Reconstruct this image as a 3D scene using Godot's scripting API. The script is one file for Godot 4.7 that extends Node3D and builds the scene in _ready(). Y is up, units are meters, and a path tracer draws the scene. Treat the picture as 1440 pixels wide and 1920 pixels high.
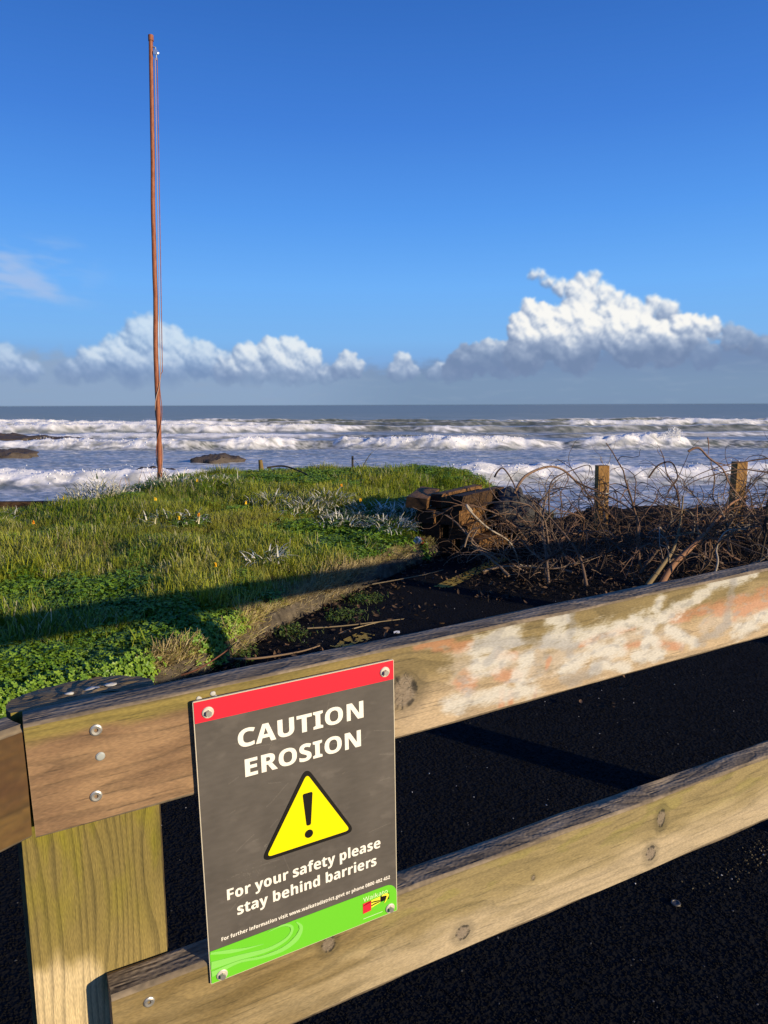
extends Node3D
# A coastal barrier with a warning sign, a grass verge, a heap of dead brush and surf beyond.

var rng := RandomNumberGenerator.new()
var used := {}
var kerb_line: PackedVector2Array = PackedVector2Array([Vector2(-40, -2.0), Vector2(-8, -2.2), Vector2(-3.5, -2.5), Vector2(-1.9, -2.95), Vector2(-1.35, -3.45), Vector2(-1.02, -4.03), Vector2(-0.85, -4.53), Vector2(-0.42, -5.44), Vector2(0.2, -6.57), Vector2(0.75, -7.5), Vector2(1.3, -8.4), Vector2(2.2, -9.2), Vector2(3.0, -9.8)])
var n_land := FastNoiseLite.new()
var n_fine := FastNoiseLite.new()
const SEA := -5.5

# ---------------------------------------------------------------- naming and tagging
func numbered(called: String) -> String:
	if not used.has(called):
		used[called] = 0
		return called
	used[called] += 1
	return "%s_%03d" % [called, used[called]]

func tag(o: Node, label: String, category: String, group := "", kind := "") -> Node:
	if label: o.set_meta("label", label)
	if category: o.set_meta("category", category)
	if group: o.set_meta("group", group)
	if kind: o.set_meta("kind", kind)
	return o

func thing(called: String, at: Vector3, label: String, category: String, group := "") -> Node3D:
	var o := Node3D.new()
	o.name = numbered(called)
	add_child(o, true)
	o.position = at
	tag(o, label, category, group)
	return o

func put(called: String, mesh: Mesh, mat: Material, parent: Node = null) -> MeshInstance3D:
	var m := MeshInstance3D.new()
	m.mesh = mesh
	if mat: m.material_override = mat
	if parent == null or parent == self:
		m.name = numbered(called)
		add_child(m, true)
	else:
		m.name = called
		var k := 0
		while parent.has_node(NodePath(String(m.name))):
			k += 1
			m.name = "%s_%03d" % [called, k]
		parent.add_child(m, true)
	return m

func structure(called: String, mesh: Mesh, mat: Material, label := "") -> MeshInstance3D:
	var m := put(called, mesh, mat)
	tag(m, label, "", "", "structure")
	return m

func scatter(called: String, mesh: Mesh, mat: Material, places: Array, colors: PackedColorArray, label: String, category: String) -> MultiMeshInstance3D:
	var mm := MultiMesh.new()
	mm.transform_format = MultiMesh.TRANSFORM_3D
	mm.use_colors = true
	mm.mesh = mesh
	mm.instance_count = places.size()
	for i in places.size():
		mm.set_instance_transform(i, places[i])
		mm.set_instance_color(i, colors[i])
	var o := MultiMeshInstance3D.new()
	o.name = numbered(called)
	o.multimesh = mm
	o.material_override = mat
	add_child(o, true)
	tag(o, label, category, "", "stuff")
	return o

# ---------------------------------------------------------------- materials
func lin(r: float, g: float, b: float) -> Color:
	return Color(r, g, b).linear_to_srgb()

func mat(albedo: Color, rough := 0.8, metal := 0.0, spec := 0.5) -> StandardMaterial3D:
	var m := StandardMaterial3D.new()
	m.albedo_color = albedo
	m.roughness = rough
	m.metallic = metal
	m.metallic_specular = spec
	return m

func vmat(rough := 0.8, spec := 0.5, back := 0.0) -> StandardMaterial3D:
	var m := mat(Color.WHITE, rough, 0.0, spec)
	m.vertex_color_use_as_albedo = true
	if back > 0.0:
		m.backlight_enabled = true
		m.backlight = Color(back, back, back)
	return m

func noise_tex(freq: float, seed_: int, normal := 0.0, size := 512, kind := FastNoiseLite.TYPE_SIMPLEX_SMOOTH, octaves := 4) -> ImageTexture:
	var n := FastNoiseLite.new()
	n.seed = seed_
	n.noise_type = kind
	n.frequency = freq
	n.fractal_octaves = octaves
	var im := n.get_seamless_image(size, size)
	if normal > 0.0:
		im.bump_map_to_normal_map(normal)
	return ImageTexture.create_from_image(im)

func fnl(seed_: int, freq := 1.0, octaves := 1, kind := FastNoiseLite.TYPE_SIMPLEX_SMOOTH) -> FastNoiseLite:
	var n := FastNoiseLite.new()
	n.seed = seed_
	n.noise_type = kind
	n.frequency = freq
	n.fractal_type = FastNoiseLite.FRACTAL_FBM if octaves > 1 else FastNoiseLite.FRACTAL_NONE
	n.fractal_octaves = octaves
	return n

# ---------------------------------------------------------------- shapes
func quad(st: SurfaceTool, a: Vector3, b: Vector3, c: Vector3, d: Vector3) -> void:   # clockwise from the front
	for p in [a, b, c, a, c, d]:
		st.add_vertex(p)

func begin(smooth := false) -> SurfaceTool:
	var st := SurfaceTool.new()
	st.begin(Mesh.PRIMITIVE_TRIANGLES)
	st.set_smooth_group(0 if smooth else -1)
	return st

func finish(st: SurfaceTool) -> ArrayMesh:
	st.generate_normals()
	return st.commit()

func tube(st: SurfaceTool, pts: PackedVector3Array, radii: PackedFloat32Array, sides: int, color := Color.WHITE) -> void:
	var rings: Array = []
	var up := Vector3(0.13, 0.31, 0.94).normalized()
	for i in pts.size():
		var dir := (pts[mini(i + 1, pts.size() - 1)] - pts[maxi(i - 1, 0)]).normalized()
		var side := dir.cross(up)
		if side.length() < 0.05:
			side = dir.cross(Vector3(1, 0, 0))
		side = side.normalized()
		up = side.cross(dir).normalized()
		var ring := PackedVector3Array()
		for k in sides:
			var t := TAU * k / sides
			ring.append(side * cos(t) + up * sin(t))
		rings.append(ring)
	st.set_color(color)
	for i in pts.size() - 1:
		for k in sides:
			var k2 := (k + 1) % sides
			var q := [[i, k], [i, k2], [i + 1, k2], [i, k], [i + 1, k2], [i + 1, k]]
			for e in q:
				var nrm: Vector3 = rings[e[0]][e[1]]
				st.set_normal(nrm)
				st.add_vertex(pts[e[0]] + nrm * radii[e[0]])
	for e in [0, pts.size() - 1]:
		var s := -1.0 if e == 0 else 1.0
		var dir: Vector3 = (pts[e] - pts[e - 1] if e > 0 else pts[1] - pts[0]).normalized() * s
		for k in sides:
			st.set_normal(dir)
			var k2 := (k + 1) % sides
			var a: Vector3 = pts[e] + rings[e][k] * radii[e]
			var b: Vector3 = pts[e] + rings[e][k2] * radii[e]
			if e == 0:
				st.add_vertex(pts[e]); st.add_vertex(b); st.add_vertex(a)
			else:
				st.add_vertex(pts[e]); st.add_vertex(a); st.add_vertex(b)

func even(n: int, a: float, b: float) -> PackedFloat32Array:
	var r := PackedFloat32Array()
	for i in n:
		r.append(lerpf(a, b, float(i) / maxi(n - 1, 1)))
	return r

func curve_through(flat: Array, steps: int) -> PackedVector3Array:   # Catmull-Rom through x,y,z triples
	var p := PackedVector3Array()
	for i in range(0, flat.size(), 3):
		p.append(Vector3(flat[i], flat[i + 1], flat[i + 2]))
	var r := PackedVector3Array()
	for i in p.size() - 1:
		for k in steps:
			r.append(p[i].cubic_interpolate(p[i + 1], p[maxi(i - 1, 0)], p[mini(i + 2, p.size() - 1)], float(k) / steps))
	r.append(p[p.size() - 1])
	return r

func beam(length: float, height: float, depth: float, chamfer := 0.004, wobble := 0.002, seed_ := 1, front_uv := false, segments := 24) -> ArrayMesh:
	# along +x from 0; y from 0 to height; z from -depth to 0. Surface 0 is the front face (uv over it when front_uv), surface 1 the rest.
	var c := chamfer
	var prof := [Vector2(0, c), Vector2(0, height * 0.33), Vector2(0, height * 0.66), Vector2(0, height - c), Vector2(-c * 0.3, height - c * 0.3), Vector2(-c, height), Vector2(-depth * 0.5, height), Vector2(-depth + c, height), Vector2(-depth + c * 0.3, height - c * 0.3), Vector2(-depth, height - c), Vector2(-depth, c), Vector2(-depth + c, 0), Vector2(-depth * 0.5, 0), Vector2(-c, 0), Vector2(-c * 0.3, c * 0.3)]
	var n := fnl(seed_, 3.0, 3)
	var out := ArrayMesh.new()
	var ring := func(i: int) -> Array:
		var x := length * i / segments
		var r := []
		for k in prof.size():
			var e: float = 1.0 if (k <= 3 and k > 0) else 1.0
			var w := n.get_noise_2d(x * 1.2, k * 0.9 if k > 3 else k * 0.35) * wobble * e
			var w2 := n.get_noise_2d(x * 1.2 + 40.0, k * 0.35) * wobble
			r.append(Vector3(x, prof[k].y + w, prof[k].x + w2 * (0.3 if k <= 3 else 1.0)))
		return r
	var rings := []
	for i in segments + 1:
		rings.append(ring.call(i))
	for surface in 3:
		var st := begin(true)
		for i in (segments if surface < 2 else 0):
			for k in prof.size():
				if (k < 3) != (surface == 0):
					continue
				var k2 := (k + 1) % prof.size()
				st.set_smooth_group(0 if k < 5 or k > 12 else 1)
				var q := [[i, k], [i, k2], [i + 1, k2], [i, k], [i + 1, k2], [i + 1, k]]
				for e in q:
					st.set_uv(Vector2(float(e[0]) / segments, 1.0 - prof[e[1]].y / height))
					st.add_vertex(rings[e[0]][e[1]])
		if surface == 2:
			st.set_smooth_group(-1)
			for k in range(1, prof.size() - 1):
				st.set_uv(Vector2.ZERO)
				st.add_vertex(rings[0][0]); st.add_vertex(rings[0][k + 1]); st.add_vertex(rings[0][k])
				st.add_vertex(rings[segments][0]); st.add_vertex(rings[segments][k]); st.add_vertex(rings[segments][k + 1])
		st.generate_normals()
		if front_uv:
			st.generate_tangents()
		st.commit(out)
	return out

func flat_shape(st: SurfaceTool, poly: PackedVector2Array, z: float, thick: float) -> void:   # a thin plate in the xy plane, facing +z
	var idx := Geometry2D.triangulate_polygon(poly)
	for i in range(0, idx.size(), 3):
		var a := poly[idx[i]]; var b := poly[idx[i + 1]]; var c := poly[idx[i + 2]]
		if (b - a).cross(c - a) > 0.0:
			var t := b; b = c; c = t
		for p in [a, b, c]:
			st.add_vertex(Vector3(p.x, p.y, z + thick))
		for p in [a, c, b]:
			st.add_vertex(Vector3(p.x, p.y, z))
	for i in poly.size():
		var a := poly[i]; var b := poly[(i + 1) % poly.size()]
		quad(st, Vector3(a.x, a.y, z), Vector3(a.x, a.y, z + thick), Vector3(b.x, b.y, z + thick), Vector3(b.x, b.y, z))

func rounded(points: Array, radius: float, steps := 6) -> PackedVector2Array:   # a polygon with rounded corners
	var r := PackedVector2Array()
	for i in points.size():
		var p: Vector2 = points[i]
		var a: Vector2 = points[(i + points.size() - 1) % points.size()]
		var b: Vector2 = points[(i + 1) % points.size()]
		var half := absf((a - p).angle_to(b - p)) / 2.0
		var d := radius / tan(half)
		var s := p + (a - p).normalized() * d
		var e := p + (b - p).normalized() * d
		for k in steps + 1:
			var t := float(k) / steps
			r.append(s.lerp(p, t).lerp(p.lerp(e, t), t))
	return r

func ribbon(points: Array, widths: Array, steps := 6) -> PackedVector2Array:   # a stroke of varying width
	var c := PackedVector2Array(); var w := PackedFloat32Array()
	for i in points.size() - 1:
		for k in steps:
			var t := float(k) / steps
			var p0: Vector2 = points[maxi(i - 1, 0)]; var p1: Vector2 = points[i]; var p2: Vector2 = points[i + 1]; var p3: Vector2 = points[mini(i + 2, points.size() - 1)]
			c.append(p1.cubic_interpolate(p2, p0, p3, t))
			w.append(lerpf(widths[i], widths[i + 1], t))
	c.append(points[points.size() - 1]); w.append(widths[widths.size() - 1])
	var l := PackedVector2Array(); var r := PackedVector2Array()
	for i in c.size():
		var d := (c[mini(i + 1, c.size() - 1)] - c[maxi(i - 1, 0)]).normalized().orthogonal() * w[i] * 0.5
		l.append(c[i] + d); r.append(c[i] - d)
	r.reverse()
	l.append_array(r)
	return l

func lathe(profile: Array, sides: int, axis_z := true) -> ArrayMesh:   # (radius, height) pairs turned round z
	var st := begin(true)
	for i in profile.size() - 1:
		for k in sides:
			var q := [[i, k], [i + 1, k], [i + 1, k + 1], [i, k], [i + 1, k + 1], [i, k + 1]]
			st.set_smooth_group(i)
			for e in q:
				var t: float = TAU * (int(e[1]) % sides) / sides
				var p: Vector2 = profile[e[0]]
				st.add_vertex(Vector3(p.x * cos(t), p.x * sin(t), p.y) if axis_z else Vector3(p.x * cos(t), p.y, -p.x * sin(t)))
	return finish(st)

func grid(xs: PackedFloat32Array, zs: PackedFloat32Array, height: Callable, paint: Callable) -> ArrayMesh:
	# height(x, z) -> y ; paint(x, z, y) -> Color ; z runs from far (small) to near
	var nx := xs.size(); var nz := zs.size()
	var v := PackedVector3Array(); v.resize(nx * nz)
	var col := PackedColorArray(); col.resize(nx * nz)
	var nrm := PackedVector3Array(); nrm.resize(nx * nz)
	for j in nz:
		for i in nx:
			var y: float = height.call(xs[i], zs[j])
			v[j * nx + i] = Vector3(xs[i], y, zs[j])
			col[j * nx + i] = paint.call(xs[i], zs[j], y)
	for j in nz:
		for i in nx:
			var a := v[j * nx + mini(i + 1, nx - 1)] - v[j * nx + maxi(i - 1, 0)]
			var b := v[mini(j + 1, nz - 1) * nx + i] - v[maxi(j - 1, 0) * nx + i]
			nrm[j * nx + i] = b.cross(a).normalized()
	var idx := PackedInt32Array(); idx.resize((nx - 1) * (nz - 1) * 6)
	var at := 0
	for j in nz - 1:
		for i in nx - 1:
			var a := j * nx + i
			idx[at] = a; idx[at + 1] = a + 1; idx[at + 2] = a + nx + 1
			idx[at + 3] = a; idx[at + 4] = a + nx + 1; idx[at + 5] = a + nx
			at += 6
	var arr := []; arr.resize(Mesh.ARRAY_MAX)
	arr[Mesh.ARRAY_VERTEX] = v; arr[Mesh.ARRAY_NORMAL] = nrm; arr[Mesh.ARRAY_COLOR] = col; arr[Mesh.ARRAY_INDEX] = idx
	var m := ArrayMesh.new()
	m.add_surface_from_arrays(Mesh.PRIMITIVE_TRIANGLES, arr)
	return m

func span(a: float, b: float, step: float) -> PackedFloat32Array:
	var r := PackedFloat32Array()
	var n := maxi(1, int(round(absf(b - a) / step)))
	for i in n + 1:
		r.append(lerpf(a, b, float(i) / n))
	return r

func letters(text: String, x0: float, x1: float, y0: float, cap: float, bold: bool, thin := false) -> ArrayMesh:
	# a line of lettering from x0 to x1 whose capitals (or ascenders) are cap tall, standing on y0; metres
	var f := SystemFont.new()
	f.font_names = PackedStringArray(["Droid Sans"])
	if bold: f.font_weight = 700
	var t := TextMesh.new()
	t.text = text
	var fv := FontVariation.new()
	fv.base_font = f
	fv.variation_embolden = 0.35 if bold and text == text.to_upper() else 0.0
	t.font = fv
	t.font_size = 64
	t.pixel_size = 0.01
	t.depth = 0.02
	t.curve_step = 1.0
	t.horizontal_alignment = HORIZONTAL_ALIGNMENT_LEFT
	var probe := TextMesh.new()
	probe.text = "E"; probe.font = fv; probe.font_size = 64; probe.pixel_size = 0.01; probe.depth = 0.02
	var e := probe.get_aabb()
	var b := t.get_aabb()
	var sx := (x1 - x0) / b.size.x
	var sy := cap / e.size.y
	# the base line: where the E stands
	var st := SurfaceTool.new()
	var base_y := e.position.y
	st.begin(Mesh.PRIMITIVE_TRIANGLES)
	var xf := Transform3D(Basis(Vector3(sx, 0, 0), Vector3(0, sy, 0), Vector3(0, 0, 0.008)), Vector3(x0 - b.position.x * sx, y0 - base_y * sy, 0))
	st.append_from(t, 0, xf)
	return st.commit()

# ---------------------------------------------------------------- sky
func sky_panorama() -> ImageTexture:
	var W := 4096; var H := 2048
	var im := Image.create(W, H, false, Image.FORMAT_RGB8)
	var stops := [[0.0, Color(0.50, 0.60, 0.73)], [2.2, Color(0.50, 0.64, 0.83)], [5.0, Color(0.49, 0.71, 0.93)], [9.0, Color(0.435, 0.69, 0.965)], [14.0, Color(0.34, 0.605, 0.93)], [20.0, Color(0.265, 0.505, 0.85)], [27.0, Color(0.21, 0.43, 0.76)], [50.0, Color(0.145, 0.325, 0.65)], [90.0, Color(0.115, 0.27, 0.57)]]
	var air := func(el: float) -> Color:
		for i in stops.size() - 1:
			if el <= stops[i + 1][0]:
				return stops[i][1].lerp(stops[i + 1][1], (el - stops[i][0]) / (stops[i + 1][0] - stops[i][0]))
		return stops[stops.size() - 1][1]
	var px := W / 360.0
	for y in H:
		var el := 90.0 - (y + 0.5) / px
		im.fill_rect(Rect2i(0, y, W, 1), air.call(maxf(el, 0.0)) if el > -0.3 else Color(0.36, 0.43, 0.50))
	# the band that holds the clouds, from the horizon to 13 degrees up
	var top := 13.0
	var rows := int(top * px)
	var band := PackedColorArray(); band.resize(W * rows)   # row 0 at the horizon
	var n1 := fnl(11, 0.12, 3); var n2 := fnl(12, 0.9, 4)
	for r in rows:
		var el := (r + 0.5) / px
		var c0: Color = air.call(el)
		for x in W:
			band[r * W + x] = c0
	# a grey blue bank of distant shower cloud along the horizon
	for r in int(6.5 * px):
		var el := (r + 0.5) / px
		for x in W:
			var az := (x + 0.5) / px - 180.0
			var h := 3.25 + 0.8 * n1.get_noise_2d(az, 0.0) + 0.35 * n2.get_noise_2d(az * 0.5, 3.0) + 1.3 * smoothstep(2.0, 9.0, az) * (1.0 - smoothstep(40.0, 60.0, az)) + 0.7 * smoothstep(-9.0, -14.0, az) * (1.0 - smoothstep(-26.0, -40.0, az))
			var k := (1.0 - smoothstep(h - 0.9, h + 0.35, el + 0.4 * n2.get_noise_2d(az * 0.7, el * 2.0))) * 0.88
			var bank := Color(0.49, 0.585, 0.70).lerp(Color(0.46, 0.545, 0.68), smoothstep(1.5, 3.5, el)).lerp(Color(0.57, 0.66, 0.775), 0.9 * smoothstep(4.0, -10.0, az) * smoothstep(-60.0, -30.0, az))
			bank = bank.lerp(Color(0.58, 0.65, 0.74), 0.22 * smoothstep(0.1, 0.6, n2.get_noise_2d(az * 0.25, el * 1.8)))
			band[r * W + x] = band[r * W + x].lerp(bank, k)
	# wisps of ice cloud on the left
	var n3 := fnl(21, 0.5, 4)
	for r in range(int(6.5 * px), int(12.4 * px)):
		var el := (r + 0.5) / px
		for x in range(int((180.0 - 34.0) * px), int((180.0 - 19.5) * px)):
			var az := (x + 0.5) / px - 180.0
			var wisp := n3.get_noise_2d(az * 0.28 + el * 0.35, el * 0.95)
			var k := smoothstep(-0.22, 0.6, wisp) * 0.55 * smoothstep(-19.5, -25.0, az) * smoothstep(-34.0, -30.0, az) * smoothstep(6.5, 8.0, el) * (1.0 - smoothstep(10.2, 12.2, el))
			band[r * W + x] = band[r * W + x].lerp(Color(0.76, 0.78, 0.88), k)
	# [lobes (azimuth, elevation, radius)...], base elevation, softness, strength of the light, lit colour mix
	var clouds := [
		[[-27.8, 3.0, 1.3, -26.2, 2.4, 0.9, -29.6, 2.9, 1.5, -31.8, 2.5, 1.3], 1.2, 0.9, 0.72, 0.40],
		[[-18.1, 4.9, 1.85, -16.3, 4.3, 1.6, -20.2, 3.7, 1.4, -21.8, 3.0, 1.35, -14.3, 3.5, 1.5, -12.7, 3.0, 1.2, -23.6, 2.4, 1.0, -17.0, 3.0, 2.0, -19.0, 3.0, 1.8], 1.9, 1.0, 0.88, 0.34],
		[[-9.0, 4.1, 1.15, -7.2, 4.1, 1.3, -10.6, 3.6, 1.2, -5.9, 3.4, 1.1, -8.0, 3.0, 1.6, -12.2, 2.6, 1.1, -10.4, 2.4, 1.2, -6.3, 2.6, 1.2, -4.6, 2.3, 0.8], 1.7, 0.6, 0.95, 0.20],
		[[-2.8, 3.4, 0.85, -2.2, 2.9, 0.8, -3.5, 2.8, 0.8, 1.5, 3.35, 0.8, 1.2, 2.7, 0.9, 2.1, 2.7, 0.7, 4.6, 2.75, 0.65, 5.3, 2.6, 0.6, 4.1, 2.4, 0.6], 1.6, 0.5, 0.88, 0.18],
		[[6.4, 4.35, 0.5, 8.2, 4.6, 0.6, 9.0, 4.2, 0.6, 7.6, 3.6, 1.2, 6.2, 3.1, 1.2, 9.6, 3.4, 1.5, 5.4, 2.5, 0.9], 3.6, 0.4, 0.9, 0.08],
		[[11.6, 9.7, 0.38, 12.2, 9.6, 0.36, 12.7, 9.1, 0.45, 13.6, 8.6, 0.6, 14.6, 8.4, 0.9, 15.6, 8.8, 0.75, 16.0, 9.4, 0.42, 14.9, 9.2, 0.45, 16.6, 8.1, 0.9, 17.6, 7.6, 0.75, 15.2, 7.4, 1.4, 18.6, 6.9, 0.95, 20.2, 7.2, 0.7, 21.2, 6.6, 0.9, 19.6, 6.4, 1.0], 5.2, 1.1, 0.98, 0.04],
		[[11.3, 7.2, 0.8, 12.2, 6.4, 1.3, 10.8, 6.0, 1.1, 13.8, 6.3, 1.2, 14.9, 6.5, 1.2, 11.2, 5.0, 1.5, 13.2, 5.0, 1.7, 15.6, 5.4, 1.6, 17.6, 5.3, 1.5, 17.2, 6.6, 1.0, 18.4, 5.9, 1.2, 19.6, 5.6, 1.1, 20.6, 5.1, 1.1, 22.2, 5.5, 1.0, 23.4, 5.5, 0.85, 24.3, 5.3, 0.75, 23.0, 4.6, 1.2, 25.6, 4.6, 0.85, 19.0, 4.2, 1.5, 15.0, 3.9, 1.7, 11.0, 3.7, 1.6, 21.4, 4.0, 1.4, 26.6, 4.2, 0.7], 3.7, 0.45, 1.05, 0.02],
		[[25.6, 4.9, 0.7, 26.4, 4.6, 0.6, 27.8, 3.9, 0.9, 29.2, 3.9, 1.0, 30.8, 3.5, 1.1, 24.0, 3.4, 1.0], 3.6, 0.6, 0.62, 0.1],
	]
	rng.seed = 77
	for k in 13:   # more of the same along the rest of the horizon
		var az0 := 44.0 + k * 21.0 + rng.randf_range(-4, 4)
		var size := rng.randf_range(0.7, 1.3)
		var lobes := []
		for i in 14:
			var dx := rng.randf_range(-6.0, 6.0) * size
			lobes += [wrapf(az0 + dx + 180.0, 8.0, 352.0) - 180.0, 2.4 + maxf(0.0, (1.0 - absf(dx) / (6.0 * size))) * rng.randf_range(0.2, 3.4) * size, rng.randf_range(0.7, 1.5) * size]
		clouds.append([lobes, 2.2, 0.5, 0.9])
	var billow := fnl(31, 1.0, 3, FastNoiseLite.TYPE_CELLULAR)
	billow.cellular_return_type = FastNoiseLite.RETURN_DISTANCE
	billow.fractal_gain = 0.55
	var warp := fnl(32, 0.8, 3)
	var fuzz := fnl(33, 2.2, 4)
	var light := Vector3(0.38, 0.62, 0.68).normalized()
	for cl in clouds:
		var L: Array = cl[0]
		var lo := Vector2(999, 999); var hi := Vector2(-999, -999)
		for i in range(0, L.size(), 3):
			lo = lo.min(Vector2(L[i] - L[i + 2] * 1.5, L[i + 1] - L[i + 2] * 1.5))
			hi = hi.max(Vector2(L[i] + L[i + 2] * 1.5, L[i + 1] + L[i + 2] * 1.5))
		var x0 := int((lo.x + 180.0) * px); var x1 := int((hi.x + 180.0) * px)
		var r0 := maxi(0, int(lo.y * px)); var r1 := mini(rows - 1, int(hi.y * px))
		var w := x1 - x0 + 1; var h := r1 - r0 + 1
		var z := PackedFloat32Array(); z.resize(w * h)
		for r in h:
			for x in w:
				var az := (x0 + x + 0.5) / px - 180.0
				var el := (r0 + r + 0.5) / px
				var ax := az + 0.28 * warp.get_noise_2d(az, el)
				var ey := el + 0.28 * warp.get_noise_2d(az + 50.0, el)
				var best := -1.0
				for i in range(0, L.size(), 3):
					var R: float = L[i + 2]
					var d2: float = ((ax - L[i]) * (ax - L[i]) + (ey - L[i + 1]) * (ey - L[i + 1])) / (R * R)
					if d2 < 2.2:
						var s: float = (1.0 - d2) * R
						best = maxf(best, s if best < -0.9 else s)
				var b := 0.5 - billow.get_noise_2d(ax * 1.5, ey * 1.5) * 0.9
				z[r * w + x] = best + (b - 0.55) * 0.22 + 0.11 * fuzz.get_noise_2d(az, el) + 0.22 * warp.get_noise_2d(az * 1.7 + 20.0, el * 1.7)
		var base: float = cl[1]; var soft: float = cl[2]; var lit: float = cl[3]
		for r in h:
			for x in w:
				var here := z[r * w + x]
				var a := smoothstep(-0.08 - soft * 0.30, 0.14 + soft * 0.42, here)
				if a <= 0.003:
					continue
				var el := (r0 + r + 0.5) / px
				var az := (x0 + x + 0.5) / px - 180.0
				var gx := (z[r * w + mini(x + 2, w - 1)] - z[r * w + maxi(x - 2, 0)]) * px / 4.0
				var gy := (z[mini(r + 2, h - 1) * w + x] - z[maxi(r - 2, 0) * w + x]) * px / 4.0
				var nn := Vector3(-gx * 0.42, -gy * 0.42, 1.0).normalized()
				var ndl := clampf(nn.dot(light), 0.0, 1.0)
				var high := smoothstep(base - 0.5, base + 2.4, el + 0.9 * warp.get_noise_2d(az * 0.5 + 9.0, el * 0.7) + 0.25 * fuzz.get_noise_2d(az, el))
				var deep := smoothstep(0.05, 0.9, here)
				var t := clampf((0.10 + 0.98 * ndl) * (0.04 + 0.96 * high) * (0.80 + 0.20 * deep) + 0.10 * warp.get_noise_2d(az * 0.9, el * 0.9 + 30.0), 0.0, 1.0) * lit
				var c := Color(0.455, 0.535, 0.67)
				if t < 0.40: c = c.lerp(Color(0.63, 0.69, 0.79), t / 0.40)
				elif t < 0.72: c = Color(0.63, 0.69, 0.79).lerp(Color(0.86, 0.88, 0.91), (t - 0.40) / 0.32)
				else: c = Color(0.86, 0.88, 0.91).lerp(Color(0.985, 0.975, 0.955), clampf((t - 0.72) / 0.2, 0.0, 1.0))
				c = c.lerp(air.call(el), float(cl[4]) if cl.size() > 4 else 0.12)
				var at := (r0 + r) * W + ((x0 + x + W) % W)
				a *= smoothstep(0.8, 2.8, el + 0.6 * warp.get_noise_2d(az * 0.5, 7.0))
				band[at] = band[at].lerp(c, a)
	for r in rows:
		var y := H / 2 - 1 - r
		for x in W:
			im.set_pixel((x + W / 2) % W, y, band[r * W + x])
	return ImageTexture.create_from_image(im)

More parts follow.
